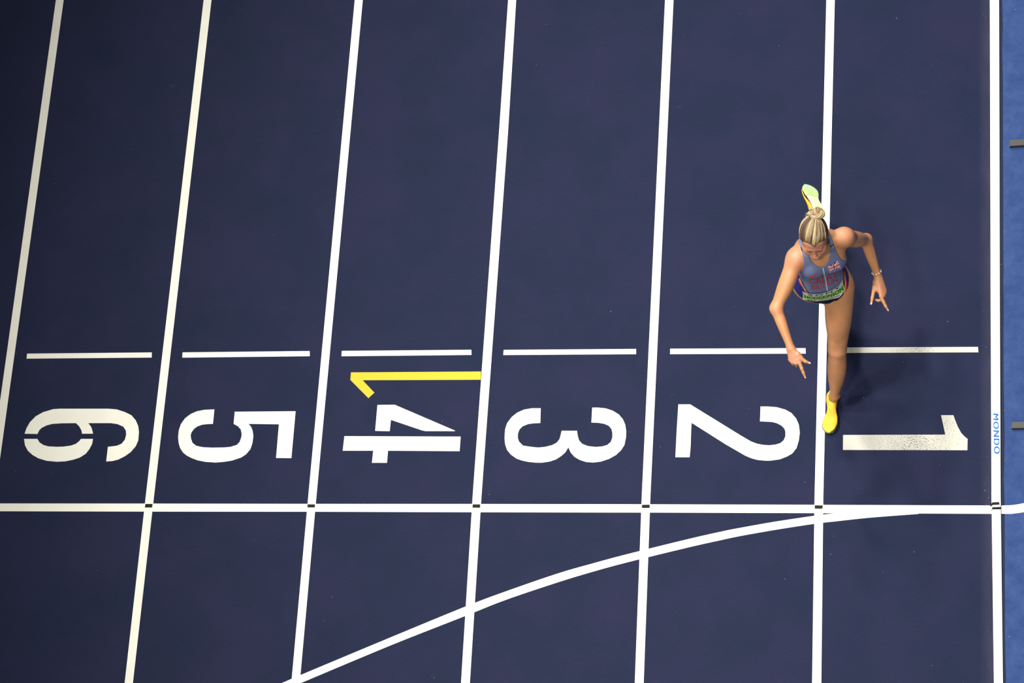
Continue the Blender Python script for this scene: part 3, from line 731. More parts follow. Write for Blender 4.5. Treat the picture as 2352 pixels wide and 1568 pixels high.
def he(l, f, u, r, k, op='+'): return Ell(hd(l, f, u), r, HF, k, op)
def hc(p, q, r1, r2, k, op='+'): return Cone(hd(*p), hd(*q), r1, r2, k, op=op)
head = [
    he(0, -.012, .040, (.0715, .090, .080), .02),
    he(0, .035, .048, (.058, .054, .054), .02),            # forehead
    he(0, .038, -.018, (.064, .052, .078), .02),           # face
    hc((-.050, .010, -.045), (-.018, .068, -.088), .016, .014, .02), hc((.050, .010, -.045), (.018, .068, -.088), .016, .014, .02),   # jaw
    he(0, .076, -.092, (.020, .016, .016), .02),           # chin
    he(-.038, .061, -.020, (.023, .020, .022), .025), he(.038, .061, -.020, (.023, .020, .022), .025),
    he(-.034, .058, -.046, (.022, .024, .028), .025), he(.034, .058, -.046, (.022, .024, .028), .025),     # cheeks
    hc((-.036, .076, .030), (-.010, .087, .030), .006, .006, .014), hc((.036, .076, .030), (.010, .087, .030), .006, .006, .014),
    he(-.030, .094, .013, (.015, .013, .010), .010, '-'), he(.030, .094, .013, (.015, .013, .010), .010, '-'),
    hc((0, .086, .020), (0, .099, -.020), .0055, .0070, .012),   # nose
    he(0, .101, -.024, (.0085, .0085, .0075), .006),
    he(-.0095, .093, -.027, (.0058, .0075, .006), .005), he(.0095, .093, -.027, (.0058, .0075, .006), .005),
    he(0, .086, -.055, (.027, .016, .016), .014),           # muzzle
    hc((-.021, .092, -.047), (-.010, .102, -.056), .0050, .0075, .004, '-'), hc((.021, .092, -.047), (.010, .102, -.056), .0050, .0075, .004, '-'),   # open smile
    hc((-.010, .103, -.057), (.010, .103, -.057), .0075, .0075, .004, '-'),
    hc((-.022, .0895, -.043), (-.009, .0955, -.0455), .0022, .0030, .003), hc((.022, .0895, -.043), (.009, .0955, -.0455), .0022, .0030, .003),   # lips
    hc((-.009, .0955, -.0455), (.009, .0955, -.0455), .0030, .0030, .003),
    hc((-.021, .090, -.051), (-.010, .1015, -.0675), .0026, .0040, .003), hc((.021, .090, -.051), (.010, .1015, -.0675), .0026, .0040, .003),
    hc((-.010, .1010, -.0665), (.010, .1010, -.0665), .0036, .0036, .003),
    he(0, .082, -.096, (.019, .016, .014), .015),
    he(-.030, .0775, .009, (.0145, .0115, .0105), .005), he(.030, .0775, .009, (.0145, .0115, .0105), .005),   # closed-down lids
]
for s in (-1, 1):
    head += [he(s*.0735, -.004, .004, (.006, .017, .029), .006), he(s*.080, -.002, .006, (.004, .011, .019), .004, '-'),
             he(s*.0765, -.010, -.020, (.006, .009, .010), .004)]
BODY = torso + limbs() + hands + head

def vox_bounds(pr, m=.02):
    lo = np.min([p.c-p.R for p in pr], 0)-m; hi = np.max([p.c+p.R for p in pr], 0)+m
    return lo, hi

# ---- materials of the person
def skin_material():
    m, nt, ln, b = new_mat('skin', (.36, .17, .085), rough=.48, spec=.35)
    x, mp = noise_mix(m, nt, ln, b, (.33, .150, .062), (.39, .175, .075), 7, 3, lo=.35, hi=.65, bump=.12, bscale=260)
    at = nt.new('ShaderNodeAttribute'); at.attribute_name = 'lip'
    x2 = nt.new('ShaderNodeMix'); x2.data_type = 'RGBA'; x2.inputs[7].default_value = (.33, .085, .065, 1)
    ln.new(at.outputs['Fac'], x2.inputs[0]); ln.new(x.outputs[2], x2.inputs[6])
    at2 = nt.new('ShaderNodeAttribute'); at2.attribute_name = 'flush'
    x3 = nt.new('ShaderNodeMix'); x3.data_type = 'RGBA'; x3.inputs[7].default_value = (.40, .16, .105, 1)
    ln.new(at2.outputs['Fac'], x3.inputs[0]); ln.new(x2.outputs[2], x3.inputs[6])
    ln.new(x3.outputs[2], b.inputs['Base Color'])
    b.inputs['Subsurface Weight'].default_value = .12
    b.inputs['Subsurface Radius'].default_value = (.012, .004, .002)
    b.inputs['Subsurface Scale'].default_value = .5
    return m
M_SKIN = skin_material()

lo, hi = vox_bounds(BODY)
H = .0024
V, F = net(lambda P: field(BODY, P), lo, hi, H, BODY)
V = relax(V, F, 2, .45)
body = part('body', V, F, M_SKIN)
me = body.data
def attr(me, name, vals):
    a = me.attributes.new(name, 'FLOAT', 'POINT'); a.data.foreach_set('value', np.ascontiguousarray(vals, dtype=np.float32))
q = (V-EAR)@HF.T
lip = np.zeros(len(V))
for cx, cf, cu, rx, rf, ru in ((0, .093, -.0448, .020, .014, .0038), (0, .100, -.0665, .018, .014, .0050)):
    e = ((q[:, 0]-cx)/rx)**2+((q[:, 1]-cf)/rf)**2+((q[:, 2]-cu)/ru)**2
    lip = np.maximum(lip, np.clip((1.35-e)*3, 0, 1))
attr(me, 'lip', lip)
def blob(c, r): return np.exp(-((V-c)**2).sum(1)/(r*r))
fl = np.maximum.reduce([blob(shR+A3(-.02, 0, .04), .09)*.6, blob(shL+A3(.02, .02, .04), .07)*.55, blob(elR, .035), blob(elL, .03)*.8,
      blob(kneL+A3(0, -.04, .02), .04)*.3, blob(hd(0, .07, .03), .075)*.95, blob((R_mcp[1]+wrR)/2, .045)*.8, blob((L_mcp[1]+wrL)/2, .045)*.55,
      blob(R_mcp[2], .03)*.9])
attr(me, 'flush', np.clip(fl, 0, 1))

# ---- clothes: shells grown off the torso and cut along seams
hipsf = torso + [limbs()[i] for i in (8, 10, 17, 19)]
def inpoly(x, y, poly):
    """signed distance to a polygon in the plane (negative inside)"""
    p = np.array(poly); n = len(p); d = np.full(x.shape, 1e9); ins = np.zeros(x.shape, bool)
    for i in range(n):
        a = p[i]; b = p[(i+1) % n]; e = b-a
        wx = x-a[0]; wy = y-a[1]
        t = np.clip((wx*e[0]+wy*e[1])/(e@e), 0, 1)
        d = np.minimum(d, np.hypot(wx-e[0]*t, wy-e[1]*t))
        c = ((a[1] > y) != (b[1] > y)) & (x < (b[0]-a[0])*(y-a[1])/(b[1]-a[1]+1e-12)+a[0])
        ins ^= c
    return np.where(ins, -d, d)
AX = lambda z: A3(-.9375, 1.046, z)            # axis of the chest
GC = -.012                                      # garment centre line, across the chest
def gsz(P):
    q = P-A3(-.9375, 1.046, 0)
    return q@TX-GC, q@TY, P[:, 2]
NECK_F = [(-.062, 1.60), (-.060, 1.39), (-.053, 1.345), (-.034, 1.310), (-.016, 1.292), (.002, 1.287), (.020, 1.294), (.037, 1.312), (.056, 1.347), (.063, 1.39), (.066, 1.60)]
ARM_F = [(.40, 1.60), (.088, 1.60), (.088, 1.39), (.093, 1.34), (.101, 1.30), (.114, 1.268), (.128, 1.248), (.150, 1.225), (.40, 1.225)]
NECK_B = [(-.062, 1.60), (-.058, 1.40), (-.035, 1.365), (0, 1.355), (.035, 1.365), (.058, 1.40), (.062, 1.60)]
ARM_B = [(.40, 1.60), (.088, 1.60), (.085, 1.38), (.060, 1.32), (.058, 1.27), (.080, 1.215), (.150, 1.20), (.40, 1.20)]
HEM_S = [-.30, -.150, -.128, -.118, -.104, -.085, -.04, 0, .04, .085, .104, .118, .128, .150, .30]
HEM_Z = [1.10, 1.090, 1.060, 1.020, .970, .930, .895, .89, .895, .930, .970, 1.020, 1.060, 1.090, 1.10]
TOP_Z = [1.050, 1.036, 1.012, .972, .940, .925, .93, .93, .93, .925, .942, .976, 1.016, 1.040, 1.055]
def mirror(p): return [(-x, y) for x, y in p]
def region_top(P):
    s, t, z = gsz(P)
    wf = t < -.005
    cut_f = np.minimum.reduce([inpoly(s, z, NECK_F), inpoly(s, z, ARM_F), inpoly(s, z, mirror(ARM_F))])
    cut_b = np.minimum.reduce([inpoly(s, z, NECK_B), inpoly(s, z, ARM_B), inpoly(s, z, mirror(ARM_B))])
    k = np.clip((t+.03)/.05, 0, 1)
    cut = cut_f*(1-k)+cut_b*k
    hem = np.interp(s, HEM_S, HEM_Z)
    hem = np.where(t > 0, np.maximum(hem, 1.09), hem)
    return np.maximum(-cut, (hem-z)*.8)
def region_low(P):
    s, t, z = gsz(P)
    top = np.interp(s, HEM_S, TOP_Z)
    top = np.where(t > 0, np.maximum(top, 1.05), top)
    # leg openings: high on the hip, meeting low between the legs
    a = np.abs(s+.022)
    leg_l = np.interp(a, [0, .020, .040, .065, .100, .140, .165, .3], [.845, .862, .884, .903, .923, .944, .965, .985])
    leg_r = np.interp(a, [0, .030, .055, .085, .115, .145, .165, .3], [.845, .845, .852, .870, .896, .928, .955, .985])
    leg_f = np.where(s+.022 > 0, leg_l, leg_r)
    leg_b = np.interp(a, [0, .030, .060, .100, .140, .170, .3], [.790, .800, .815, .850, .900, .950, .985])
    k = np.clip((t+.02)/.05, 0, 1)
    leg = leg_f*(1-k)+leg_b*k
    return np.maximum((z-top)*.8, (leg-z)*.8)
def cloth(name, reg, out, mats, pick, zr, h=.0025, thick=.0066):
    pr = hipsf
    def f(P):
        d = field(pr, P)
        return np.maximum(np.maximum(d-out, -(d-out+thick)), reg(P))
    lo = A3(-1.17, .84, zr[0]); hi = A3(-.70, 1.26, zr[1])
    V, F = net(f, lo, hi, h)
    V = relax(V, F, 3, .45)
    ob = part(name, V, F, mats)
    c = V[F].mean(1)
    ob.data.polygons.foreach_set('material_index', pick(c).astype(np.int32))
    return ob, V, F

def stripe_material():
    """fine lengthwise pinstripe: slate blue threads between pale ones"""
    m, nt, ln, b = new_mat('pinstripe_knit', rough=.8, spec=.1)
    tc = nt.new('ShaderNodeTexCoord'); mp = nt.new('ShaderNodeMapping')
    mp.inputs['Rotation'].default_value = (0, 0, -math.radians(19))
    ln.new(tc.outputs['Object'], mp.inputs[0])
    wv = nt.new('ShaderNodeTexWave'); wv.wave_type = 'BANDS'; wv.bands_direction = 'X'
    wv.inputs['Scale'].default_value = 105; wv.inputs['Distortion'].default_value = .25; wv.inputs['Detail'].default_value = 1
    wv.inputs['Detail Scale'].default_value = .6
    ln.new(mp.outputs[0], wv.inputs['Vector'])
    r = nt.new('ShaderNodeValToRGB')
    r.color_ramp.elements[0].position = .35; r.color_ramp.elements[0].color = (.034, .043, .088, 1)
    r.color_ramp.elements[1].position = .70; r.color_ramp.elements[1].color = (.160, .188, .315, 1)
    ln.new(wv.outputs[0], r.inputs[0]); ln.new(r.outputs[0], b.inputs['Base Color'])
    bp = nt.new('ShaderNodeBump'); bp.inputs['Strength'].default_value = .2; bp.inputs['Distance'].default_value = .001
    ln.new(wv.outputs[0], bp.inputs['Height']); ln.new(bp.outputs[0], b.inputs['Normal'])
    return m
M_STRIPE = stripe_material()
M_NAVYCL = new_mat('near_black_knit', (.0035, .0045, .012), .8, .1)[0]
M_ROYAL = new_mat('royal_blue_knit', (.012, .012, .115), .7, .15)[0]
M_RED = new_mat('red_trim', (.36, .018, .018), .7, .1)[0]
def pick_top(c):
    s, t, z = gsz(c)
    hem = np.interp(s, HEM_S, HEM_Z); hem = np.where(t > 0, np.maximum(hem, 1.09), hem)
    seam = (np.abs(np.abs(s)-.075) < .03) & (np.abs(z-1.402-.12*(np.abs(s)-.075)) < .0024) & (t < .0)
    low = ((z < hem+.020) | ((np.abs(s) > .082) & (z < hem+.012)))
    return (low | seam)*1
def pick_low(c):
    s, t, z = gsz(c)
    top = np.interp(s, HEM_S, TOP_Z); top = np.where(t > 0, np.maximum(top, 1.05), top)
    side = (s > .100) | (s < -.118) | (t > .02)
    red = (z > top-.011) & ((s > .095) | ((s < -.11) & (z > .995))) & (t < .03)
    hemline = region_low(c) > -.006
    return np.where(red, 2, np.where(side & ~((region_low(c) > -.005) & (z < top-.02)), 1, 0))
singlet, SV, SF = cloth('singlet', region_top, .0056, [M_STRIPE, M_NAVYCL], pick_top, (.86, 1.46))
singlet['label'] = 'grey blue pinstriped running singlet with red lettering'
briefs, BV, BF = cloth('running_briefs', region_low, .0042, [M_NAVYCL, M_ROYAL, M_RED], pick_low, (.76, 1.10))
briefs['label'] = 'near-black racing briefs with royal blue hips and red edging'

# ---- things printed or pinned on the singlet follow its surface
CB = BVHTree.FromPolygons([tuple(v) for v in np.vstack([SV, BV])], [tuple(int(i) for i in f) for f in np.vstack([SF, BF+len(SV)])])
RA = .115
def surf(u, z, off):
    """point on the clothing, u metres round from the garment's centre line at height z"""
    th = u/RA
    c = AX(z)+TX*GC
    d = TX*math.sin(th)-TY*math.cos(th)
    h = CB.ray_cast(Vector(c+d*.35), Vector(-d))
    if h[0] is None: p = c+d*.12; n = d
    else: p = np.array(h[0]); n = np.array(h[1])
    n = unit(n*.4+d*.6)
    return p+n*off
def refine(V, F, step):
    bm = bmesh.new()
    vs = [bm.verts.new((x, y, 0)) for x, y in V]
    for f in F:
        try: bm.faces.new([vs[i] for i in f])
        except ValueError: pass
    bmesh.ops.triangulate(bm, faces=bm.faces)
    for _ in range(5):
        es = [e for e in bm.edges if e.calc_length() > step]
        if not es: break
        bmesh.ops.subdivide_edges(bm, edges=es, cuts=1)
        bmesh.ops.triangulate(bm, faces=[f for f in bm.faces if len(f.verts) > 3])
    bm.verts.index_update()
    V = np.array([v.co[:2] for v in bm.verts]); F = [tuple(v.index for v in f.verts) for f in bm.faces]
    bm.free(); return V, F
def applique(name, V, F, warp, off, mat, parent, step=.006, thick=.0006, lab=None, surf=surf):
    """flat outline (unit square) -> warp to (u, z) on the cloth -> thin raised sheet"""
    W = [warp(x, y) for x, y in V]
    W, F = refine(W, F, step)
    A = np.array([surf(u, z, off) for u, z in W]); 
    Bk = np.array([surf(u, z, off-thick) for u, z in W])
    n = len(A); faces = []
    cnt = {}
    for f in F:
        for i in range(3):
            e = (f[i], f[(i+1) % 3]); cnt[e] = cnt.get(e, 0)+1
    for f in F:
        faces.append(f); faces.append(tuple(n+i for i in f[::-1]))
    for (a, c) in cnt:
        if (c, a) not in cnt: faces.append((c, a, n+a, n+c))
    o = part(name, np.vstack([A, Bk]), faces, mat, parent, smooth=True)
    if lab: o['label'] = lab
    return o
SQ = ([(0, 0), (1, 0), (1, 1), (0, 1)], [(0, 1, 2, 3)])
def quad(bl, br, tr, tl, sag=0.0):
    bl, br, tr, tl = map(np.array, (bl, br, tr, tl))
    def w(x, y):
        p = (bl*(1-x)+br*x)*(1-y)+(tl*(1-x)+tr*x)*y
        p = p + np.array([0, -sag*4*x*(1-x)])
        return (float(p[0]), float(p[1]))
    return w
def grid_patch(name, warp, nx, ny, pick, mats, off, parent, lab=None, thick=.0008, surf=surf):
    P = [[surf(*warp(i/nx, j/ny), off) for i in range(nx+1)] for j in range(ny+1)]
    Q = [[surf(*warp(i/nx, j/ny), off-thick) for i in range(nx+1)] for j in range(ny+1)]
    V = [p for r in P for p in r]+[p for r in Q for p in r]; n = (nx+1)*(ny+1); F = []; Mi = []
    for j in range(ny):
        for i in range(nx):
            a = j*(nx+1)+i
            F.append((a, a+1, a+nx+2, a+nx+1)); Mi.append(pick((i+.5)/nx, (j+.5)/ny))
            F.append((n+a, n+a+nx+1, n+a+nx+2, n+a+1)); Mi.append(0)
    for i in range(nx):
        for j in (0, ny):
            a = j*(nx+1)+i; F.append((a, n+a, n+a+1, a+1)); Mi.append(0)
    for j in range(ny):
        for i in (0, nx):
            a = j*(nx+1)+i; F.append((a, a+nx+1, n+a+nx+1, n+a)); Mi.append(0)
    o = part(name, V, F, mats, parent); o.data.polygons.foreach_set('material_index', Mi)
    if lab: o['label'] = lab
    return o
M_BIBW = new_mat('bib_white', (.36, .37, .37), .7, .1)[0]
M_BIBG = new_mat('bib_green', (.17, .36, .055), .7, .1)[0]
M_INK = new_mat('bib_ink', (.006, .008, .012), .6, .1)[0]
M_FW = new_mat('flag_white', (.42, .38, .40), .7, .1)[0]
M_FB = new_mat('flag_blue', (.020, .026, .12), .7, .1)[0]
M_FR = new_mat('flag_red', (.36, .016, .020), .7, .1)[0]
M_LAV = new_mat('lavender_strip', (.24, .23, .44), .7, .1)[0]
M_PRINT = new_mat('red_print', (.34, .012, .018), .6, .15)[0]
M_ZIP = new_mat('grey_white_zip', (.34, .35, .35), .5, .2)[0]
bibw = quad((-.120, .893), (.074, .936), (.090, 1.026), (-.122, .992), .006)
# the bib is stiff paper: it bridges the hollows of the clothing
NX, NY = 44, 18
GB = np.array([[surf(*bibw(i/NX, j/NY), 0) for i in range(NX+1)] for j in range(NY+1)])
AXB = np.array([[AX(bibw(i/NX, j/NY)[1])+TX*GC for i in range(NX+1)] for j in range(NY+1)])
DB = np.array([[TX*math.sin(bibw(i/NX, j/NY)[0]/RA)-TY*math.cos(bibw(i/NX, j/NY)[0]/RA) for i in range(NX+1)] for j in range(NY+1)])
RB = ((GB-AXB)*DB).sum(2); RB = np.where(RB < .07, np.median(RB, axis=0)[None, :], RB)
R0 = np.median(RB); RB = np.minimum(RB, R0+.028)
A = np.pad(RB, 1, mode='edge')
RB = np.maximum.reduce([A[1:-1, 1:-1], A[:-2, 1:-1], A[2:, 1:-1], A[1:-1, :-2], A[1:-1, 2:]])
R1 = RB.copy()
for _ in range(220):
    A = np.pad(R1, 1, mode='edge')
    R1 = np.maximum((A[:-2, 1:-1]+A[2:, 1:-1]+A[1:-1, :-2]+A[1:-1, 2:])/4, RB)
def bibs(x, y, off):
    gx, gy = min(max(x, 0), .9999)*NX, min(max(y, 0), .9999)*NY
    i, j = int(gx), int(gy); fx, fy = gx-i, gy-j
    def g(T): return (T[j, i]*(1-fx)+T[j, i+1]*fx)*(1-fy)+(T[j+1, i]*(1-fx)+T[j+1, i+1]*fx)*fy
    dd = unit(g(DB))
    return g(AXB)+dd*(g(R1[..., None])[0]+off)
ident = lambda x, y: (x, y)
bib = grid_patch('race_bib', ident, 44, 20, lambda x, y: 1 if .26 < y < .66 else 0, [M_BIBW, M_BIBG], .0050, person,
                 'white race bib with a lime green name band pinned over the waist', surf=bibs)
def sub(w, x0, x1, y0, y1): return lambda x, y: w(x0+(x1-x0)*x, y0+(y1-y0)*y)
def ontext(name, txt, w, mat, parent, off, bold=.02, step=.006, spacing=1.0, lab=None, surf=surf):
    V, F = text_mesh(txt, bold, spacing)
    return applique(name, V, F, w, off, mat, parent, step=step, lab=lab, surf=surf)
ontext('sponsor_lettering', 'SONY', sub(ident, .13, .90, .72, .94), M_INK, bib, .0058, .01, .03, 1.35, surf=bibs)
ontext('name_lettering', 'HODGKINSON', sub(ident, .04, .96, .30, .62), M_INK, bib, .0058, .012, .03, surf=bibs)
ontext('event_lettering', 'KUJAWY POMORZE', sub(ident, .36, .84, .07, .20), M_INK, bib, .0058, .004, .03, surf=bibs)
# small dark emblem in the lower left corner of the bib
em = [(0, .2), (.12, .6), (.2, .3), (.3, 1), (.42, .5), (.55, .9), (.62, .5), (.8, .75), (1, .55), (.85, .25), (.7, .3), (.6, .05), (.45, .25), (.3, 0), (.15, .1)]
tri = [tuple(t) for t in tessellate_polygon([[Vector((a, b, 0)) for a, b in em]])]
applique('emblem', em, tri, sub(ident, .05, .30, .05, .21), .0058, M_INK, bib, .03, surf=bibs)

def jack(x, y):
    """union flag, 2 wide by 1 high; 0 blue 1 white 2 red"""
    X, Y = x*2-1, (y*2-1)*.5
    if abs(X) < .09 or abs(Y) < .09: return 2
    if abs(X) < .185 or abs(Y) < .185: return 1
    s = 1 if X*Y > 0 else -1
    d = (Y-s*X*.5)/math.sqrt(1.25)            # signed distance to the diagonal
    off = d*s*(1 if X > 0 else -1)*(1 if s > 0 else -1)
    if -.067 < off < 0: return 2
    if abs(d) < .135: return 1
    return 0
flagw = quad((.026, 1.236), (.078, 1.244), (.086, 1.296), (.027, 1.286))
grid_patch('flag_patch', flagw, 84, 46, jack, [M_FB, M_FW, M_FR], .0018, singlet, 'union flag patch on the chest')
stripw = quad((.028, 1.205), (.077, 1.216), (.078, 1.242), (.026, 1.234))
grid_patch('sponsor_strip', stripw, 16, 5, lambda x, y: 0, [M_LAV], .0016, singlet, 'pale lavender strip under the flag patch')
ontext('strip_lettering', 'NOVUNA', sub(stripw, .08, .92, .22, .80), M_FB, singlet, .0024, .01, .004)
zipw = lambda x, y: (.0015+(x-.5)*.0075+.003*math.sin(y*5), .985+y*(1.286-.985))
grid_patch('zip', zipw, 3, 60, lambda x, y: 0, [M_ZIP], .0022, singlet, 'grey white zip down the chest')
greatw = quad((-.098, 1.060), (.082, 1.085), (.078, 1.195), (-.098, 1.128))
ontext('chest_lettering', 'GREAT', greatw, M_PRINT, singlet, .0014, .0, .005, lab='red country lettering on the chest')
britw = quad((-.088, 1.008), (.072, 1.028), (.075, 1.075), (-.088, 1.050))
ontext('chest_lettering', 'BRITAIN', britw, M_PRINT, singlet, .0014, -.005, .005, lab='red country lettering half lost in the folds')
sw = [(0, .42), (.02, .18), (.10, .02), (.22, 0), (.42, .14), (.70, .50), (1, 1), (.66, .68), (.40, .46), (.24, .38), (.14, .44), (.11, .66), (.03, .60)]
tri = [tuple(t) for t in tessellate_polygon([[Vector((a, b, 0)) for a, b in sw]])]
applique('red_tick', sw, tri, quad((-.076, 1.234), (-.030, 1.240), (-.030, 1.273), (-.076, 1.262)), .0014, M_PRINT, singlet, step=.004, lab='small red tick shaped mark')


# ================================================================== shoes
M_YSHOE = noise_shoe = new_mat('yellow_mesh', (.55, .36, .012), .55, .3)[0]
def shoe_mat():
    m, nt, ln, b = new_mat('yellow_orange_mesh', rough=.6, spec=.25)
    noise_mix(m, nt, ln, b, (.60, .33, .022), (.66, .43, .035), 14, 4, lo=.4, hi=.6, bump=.4, bscale=500)
    return m
M_YSHOE = shoe_mat()
M_ORANGE = new_mat('orange_edge', (.62, .20, .01), .6)[0]
M_LIME = new_mat('pale_lime_sole', (.42, .58, .20), .45, .4)[0]
M_CREAM = new_mat('cream_foam', (.62, .58, .36), .6, .3)[0]
M_SPIKE = new_mat('pale_green_plate', (.30, .52, .36), .3, .5)[0]
M_PIN = new_mat('pale_pin', (.40, .50, .44), .35, .5)[0]
M_DARK = new_mat('black_red_flash', (.012, .006, .008), .5)[0]
M_CRIM = new_mat('crimson_flash', (.35, .010, .03), .5)[0]
#            x,    yin,   yout, top,  (shape of a spike shoe, metres from the heel; y+ = outer side for the left shoe)
SH = [(.000, -.010, .010, .030), (.004, -.022, .022, .052), (.014, -.034, .031, .066), (.035, -.038, .033, .070), (.062, -.036, .031, .068),
      (.085, -.029, .030, .066), (.110, -.025, .030, .060), (.135, -.028, .036, .052), (.162, -.037, .043, .045), (.190, -.045, .045, .040),
      (.214, -.046, .041, .036), (.236, -.040, .032, .031), (.252, -.028, .018, .026), (.262, -.010, .003, .018)]
def spl(rows, n):
    r = np.array(rows); x = np.linspace(0, len(r)-1, n); i = np.clip(x.astype(int), 0, len(r)-2); t = (x-i)[:, None]
    p0 = r[np.maximum(i-1, 0)]; p1 = r[i]; p2 = r[i+1]; p3 = r[np.minimum(i+2, len(r)-1)]
    return .5*(2*p1+(-p0+p2)*t+(2*p0-5*p1+4*p2-p3)*t*t+(-p0+3*p1-3*p2+p3)*t**3)
def toe_spring(x): return .010*max(0, (x-.18)/.08)**2 + .004*max(0, (.03-x)/.03)
def shoe(foot, side, lab, ankle):
    """side +1: outer edge towards +y of the foot frame"""
    L = foot.L/.262
    rows = spl(SH, 56)
    root_V, root_F = [], []
    m = 26
    def pos(x, y, z): return foot(x*L, y*side*min(L, 1.02), z+toe_spring(x))
    for x, yi, yo, tp in rows:
        c = (yi+yo)/2; w = (yo-yi)/2*1.0
        for j in range(m):
            a = math.pi*2*j/m
            ca, sa = math.cos(a), math.sin(a)
            e = .72
            y = c+w*math.copysign(abs(ca)**e, ca)
            hh = (tp-.010)/2
            z = .012+hh+hh*math.copysign(abs(sa)**.85, sa)
            if sa > 0:                         # narrow towards the instep
                y = c+(y-c)*(1-.30*sa**2*(1 if x < .15 else .4))
            root_V.append(pos(x, y, z))
    n = len(rows)
    for i in range(n-1):
        for j in range(m):
            a = i*m+j; b2 = i*m+(j+1) % m
            root_F.append((a, b2, b2+m, a+m) if side > 0 else (a, a+m, b2+m, b2))
    root_F.append(tuple(range(m))); root_F.append(tuple((n-1)*m+j for j in range(m)))
    sh = part('running_shoe', root_V, root_F, M_YSHOE); sh['label'] = lab
    # sole: cream heel, lime forefoot plate; rim slightly proud of the upper
    def plate(name, x0, x1, z0, z1, grow, mat, lab2=None):
        V, F = [], []
        rr = [r for r in spl(SH, 90) if x0-1e-6 <= r[0] <= x1+1e-6]
        k = 9
        for zi, z in enumerate((z0, (z0+z1)/2, z1)):
            g = grow*(1, 1.25, 1)[zi]-(.0015 if zi == 0 else 0)
            for x, yi, yo, tp in rr:
                for q in range(k):
                    f = q/(k-1)
                    V.append(pos(x, (yi-g)*(1-f)+(yo+g)*f, z))
        nr = len(rr); ln_ = nr*k
        for zi in (0, 2):
            for i in range(nr-1):
                for q in range(k-1):
                    a = zi*ln_+i*k+q
                    F.append((a, a+1, a+1+k, a+k) if zi == 2 else (a, a+k, a+k+1, a+1))
        for zi in (0, 1):
            for i in range(nr-1):
                for q in (0, k-1):
                    a = zi*ln_+i*k+q; F.append((a, a+k, a+k+ln_, a+ln_))
            for q in range(k-1):
                for i in (0, nr-1):
                    a = zi*ln_+i*k+q; F.append((a, a+1, a+1+ln_, a+ln_))
        o = part(name, V, F, mat, sh, smooth=False)
        if lab2: o['label'] = lab2
        return o
    plate('heel_sole', .0, .145, .0, .016, .0015, M_CREAM, 'cream foam heel sole')
    plate('forefoot_plate', .145, .262, .0, .013, .0022, M_LIME, 'pale lime forefoot plate')
    plate('sole_edge', .02, .262, .0130, .0160, .0026, M_DARK, 'thin black line round the sole')
    # toe plate with its ridges and steel pins
    V, F = [], []
    def bump_(cx, cy, r, h, nn=8):
        b0 = len(V)
        for zz, s in ((.0, 1.0), (-h, .45)):
            for i in range(nn):
                t = 2*math.pi*i/nn; V.append(pos(cx+r*s*math.cos(t), cy+r*s*math.sin(t), zz))
        for i in range(nn): F.append((b0+i, b0+(i+1) % nn, b0+nn+(i+1) % nn, b0+nn+i))
        F.append(tuple(b0+nn+i for i in range(nn)))
    for cx in np.linspace(.205, .252, 7):
        wdt = float(np.interp(cx, [r[0] for r in SH], [r[2]-r[1] for r in SH]))*.42
        for cy in np.linspace(-wdt, wdt, 8): bump_(cx, cy, .0030, .0020)
    o = part('tread_studs', V, F, M_SPIKE, sh, smooth=False); o['kind'] = 'stuff'
    for cx, cy in ((.185, -.026), (.190, .026), (.215, -.030), (.220, .024), (.243, -.018), (.246, .010)):
        V, F = [], []
        bump_(cx, cy, .0032, .0055)
        part('spike_pin', V, F, M_PIN, sh, smooth=False)
    # streak along the waist of the shoe, both edges
    for col_, sg in ((1, -1), (2, 1)):
        V, F = [], []
        xs = np.linspace(.080, .215, 28)
        for x in xs:
            ye_ = float(np.interp(x, [r[0] for r in SH], [r[col_] for r in SH]))+sg*.0036
            w_ = .010*math.sin(math.pi*(x-.080)/.135)**.7
            V.append(pos(x, ye_, .013)); V.append(pos(x, ye_-sg*.0008, .013+w_))
        for i in range(len(xs)-1): F.append((2*i, 2*i+1, 2*i+3, 2*i+2))
        V = [tuple(v) for v in V]; k0 = len(V)
        V += [tuple(np.array(v)-foot.y*side*.003*sg) for v in V]
        F += [tuple(k0+i for i in f[::-1]) for f in F[:]]
        F += [(2*i, 2*i+2, k0+2*i+2, k0+2*i) for i in range(len(xs)-1)] + [(2*i+1, k0+2*i+1, k0+2*i+3, 2*i+3) for i in range(len(xs)-1)]
        o = part('streak', V, F, [M_DARK, M_CRIM], sh, smooth=False); o['label'] = 'black and crimson streak along the sole edge'
        for pl in o.data.polygons:
            if (pl.vertices[0] % k0)//2 < 9: pl.material_index = 1
    # collar round the ankle
    V, F = [], []
    c0 = foot(.042, 0, .066)
    for i in range(28):
        t = 2*math.pi*i/28
        cx = .044+.040*math.cos(t); cy = .0255*math.sin(t); cz = .069+.010*math.cos(t)*-1+.004*math.cos(2*t)
        for j in range(8):
            a = 2*math.pi*j/8
            rr2 = .0042
            V.append(pos(cx+rr2*math.cos(a)*math.cos(t), cy+rr2*math.cos(a)*math.sin(t), cz+rr2*math.sin(a)))
    for i in range(28):
        for j in range(8):
            a = i*8+j; b2 = i*8+(j+1) % 8; c2 = ((i+1) % 28)*8
            F.append((a, b2, c2+(j+1) % 8, c2+j))
    part('collar', V, F, M_YSHOE, sh)
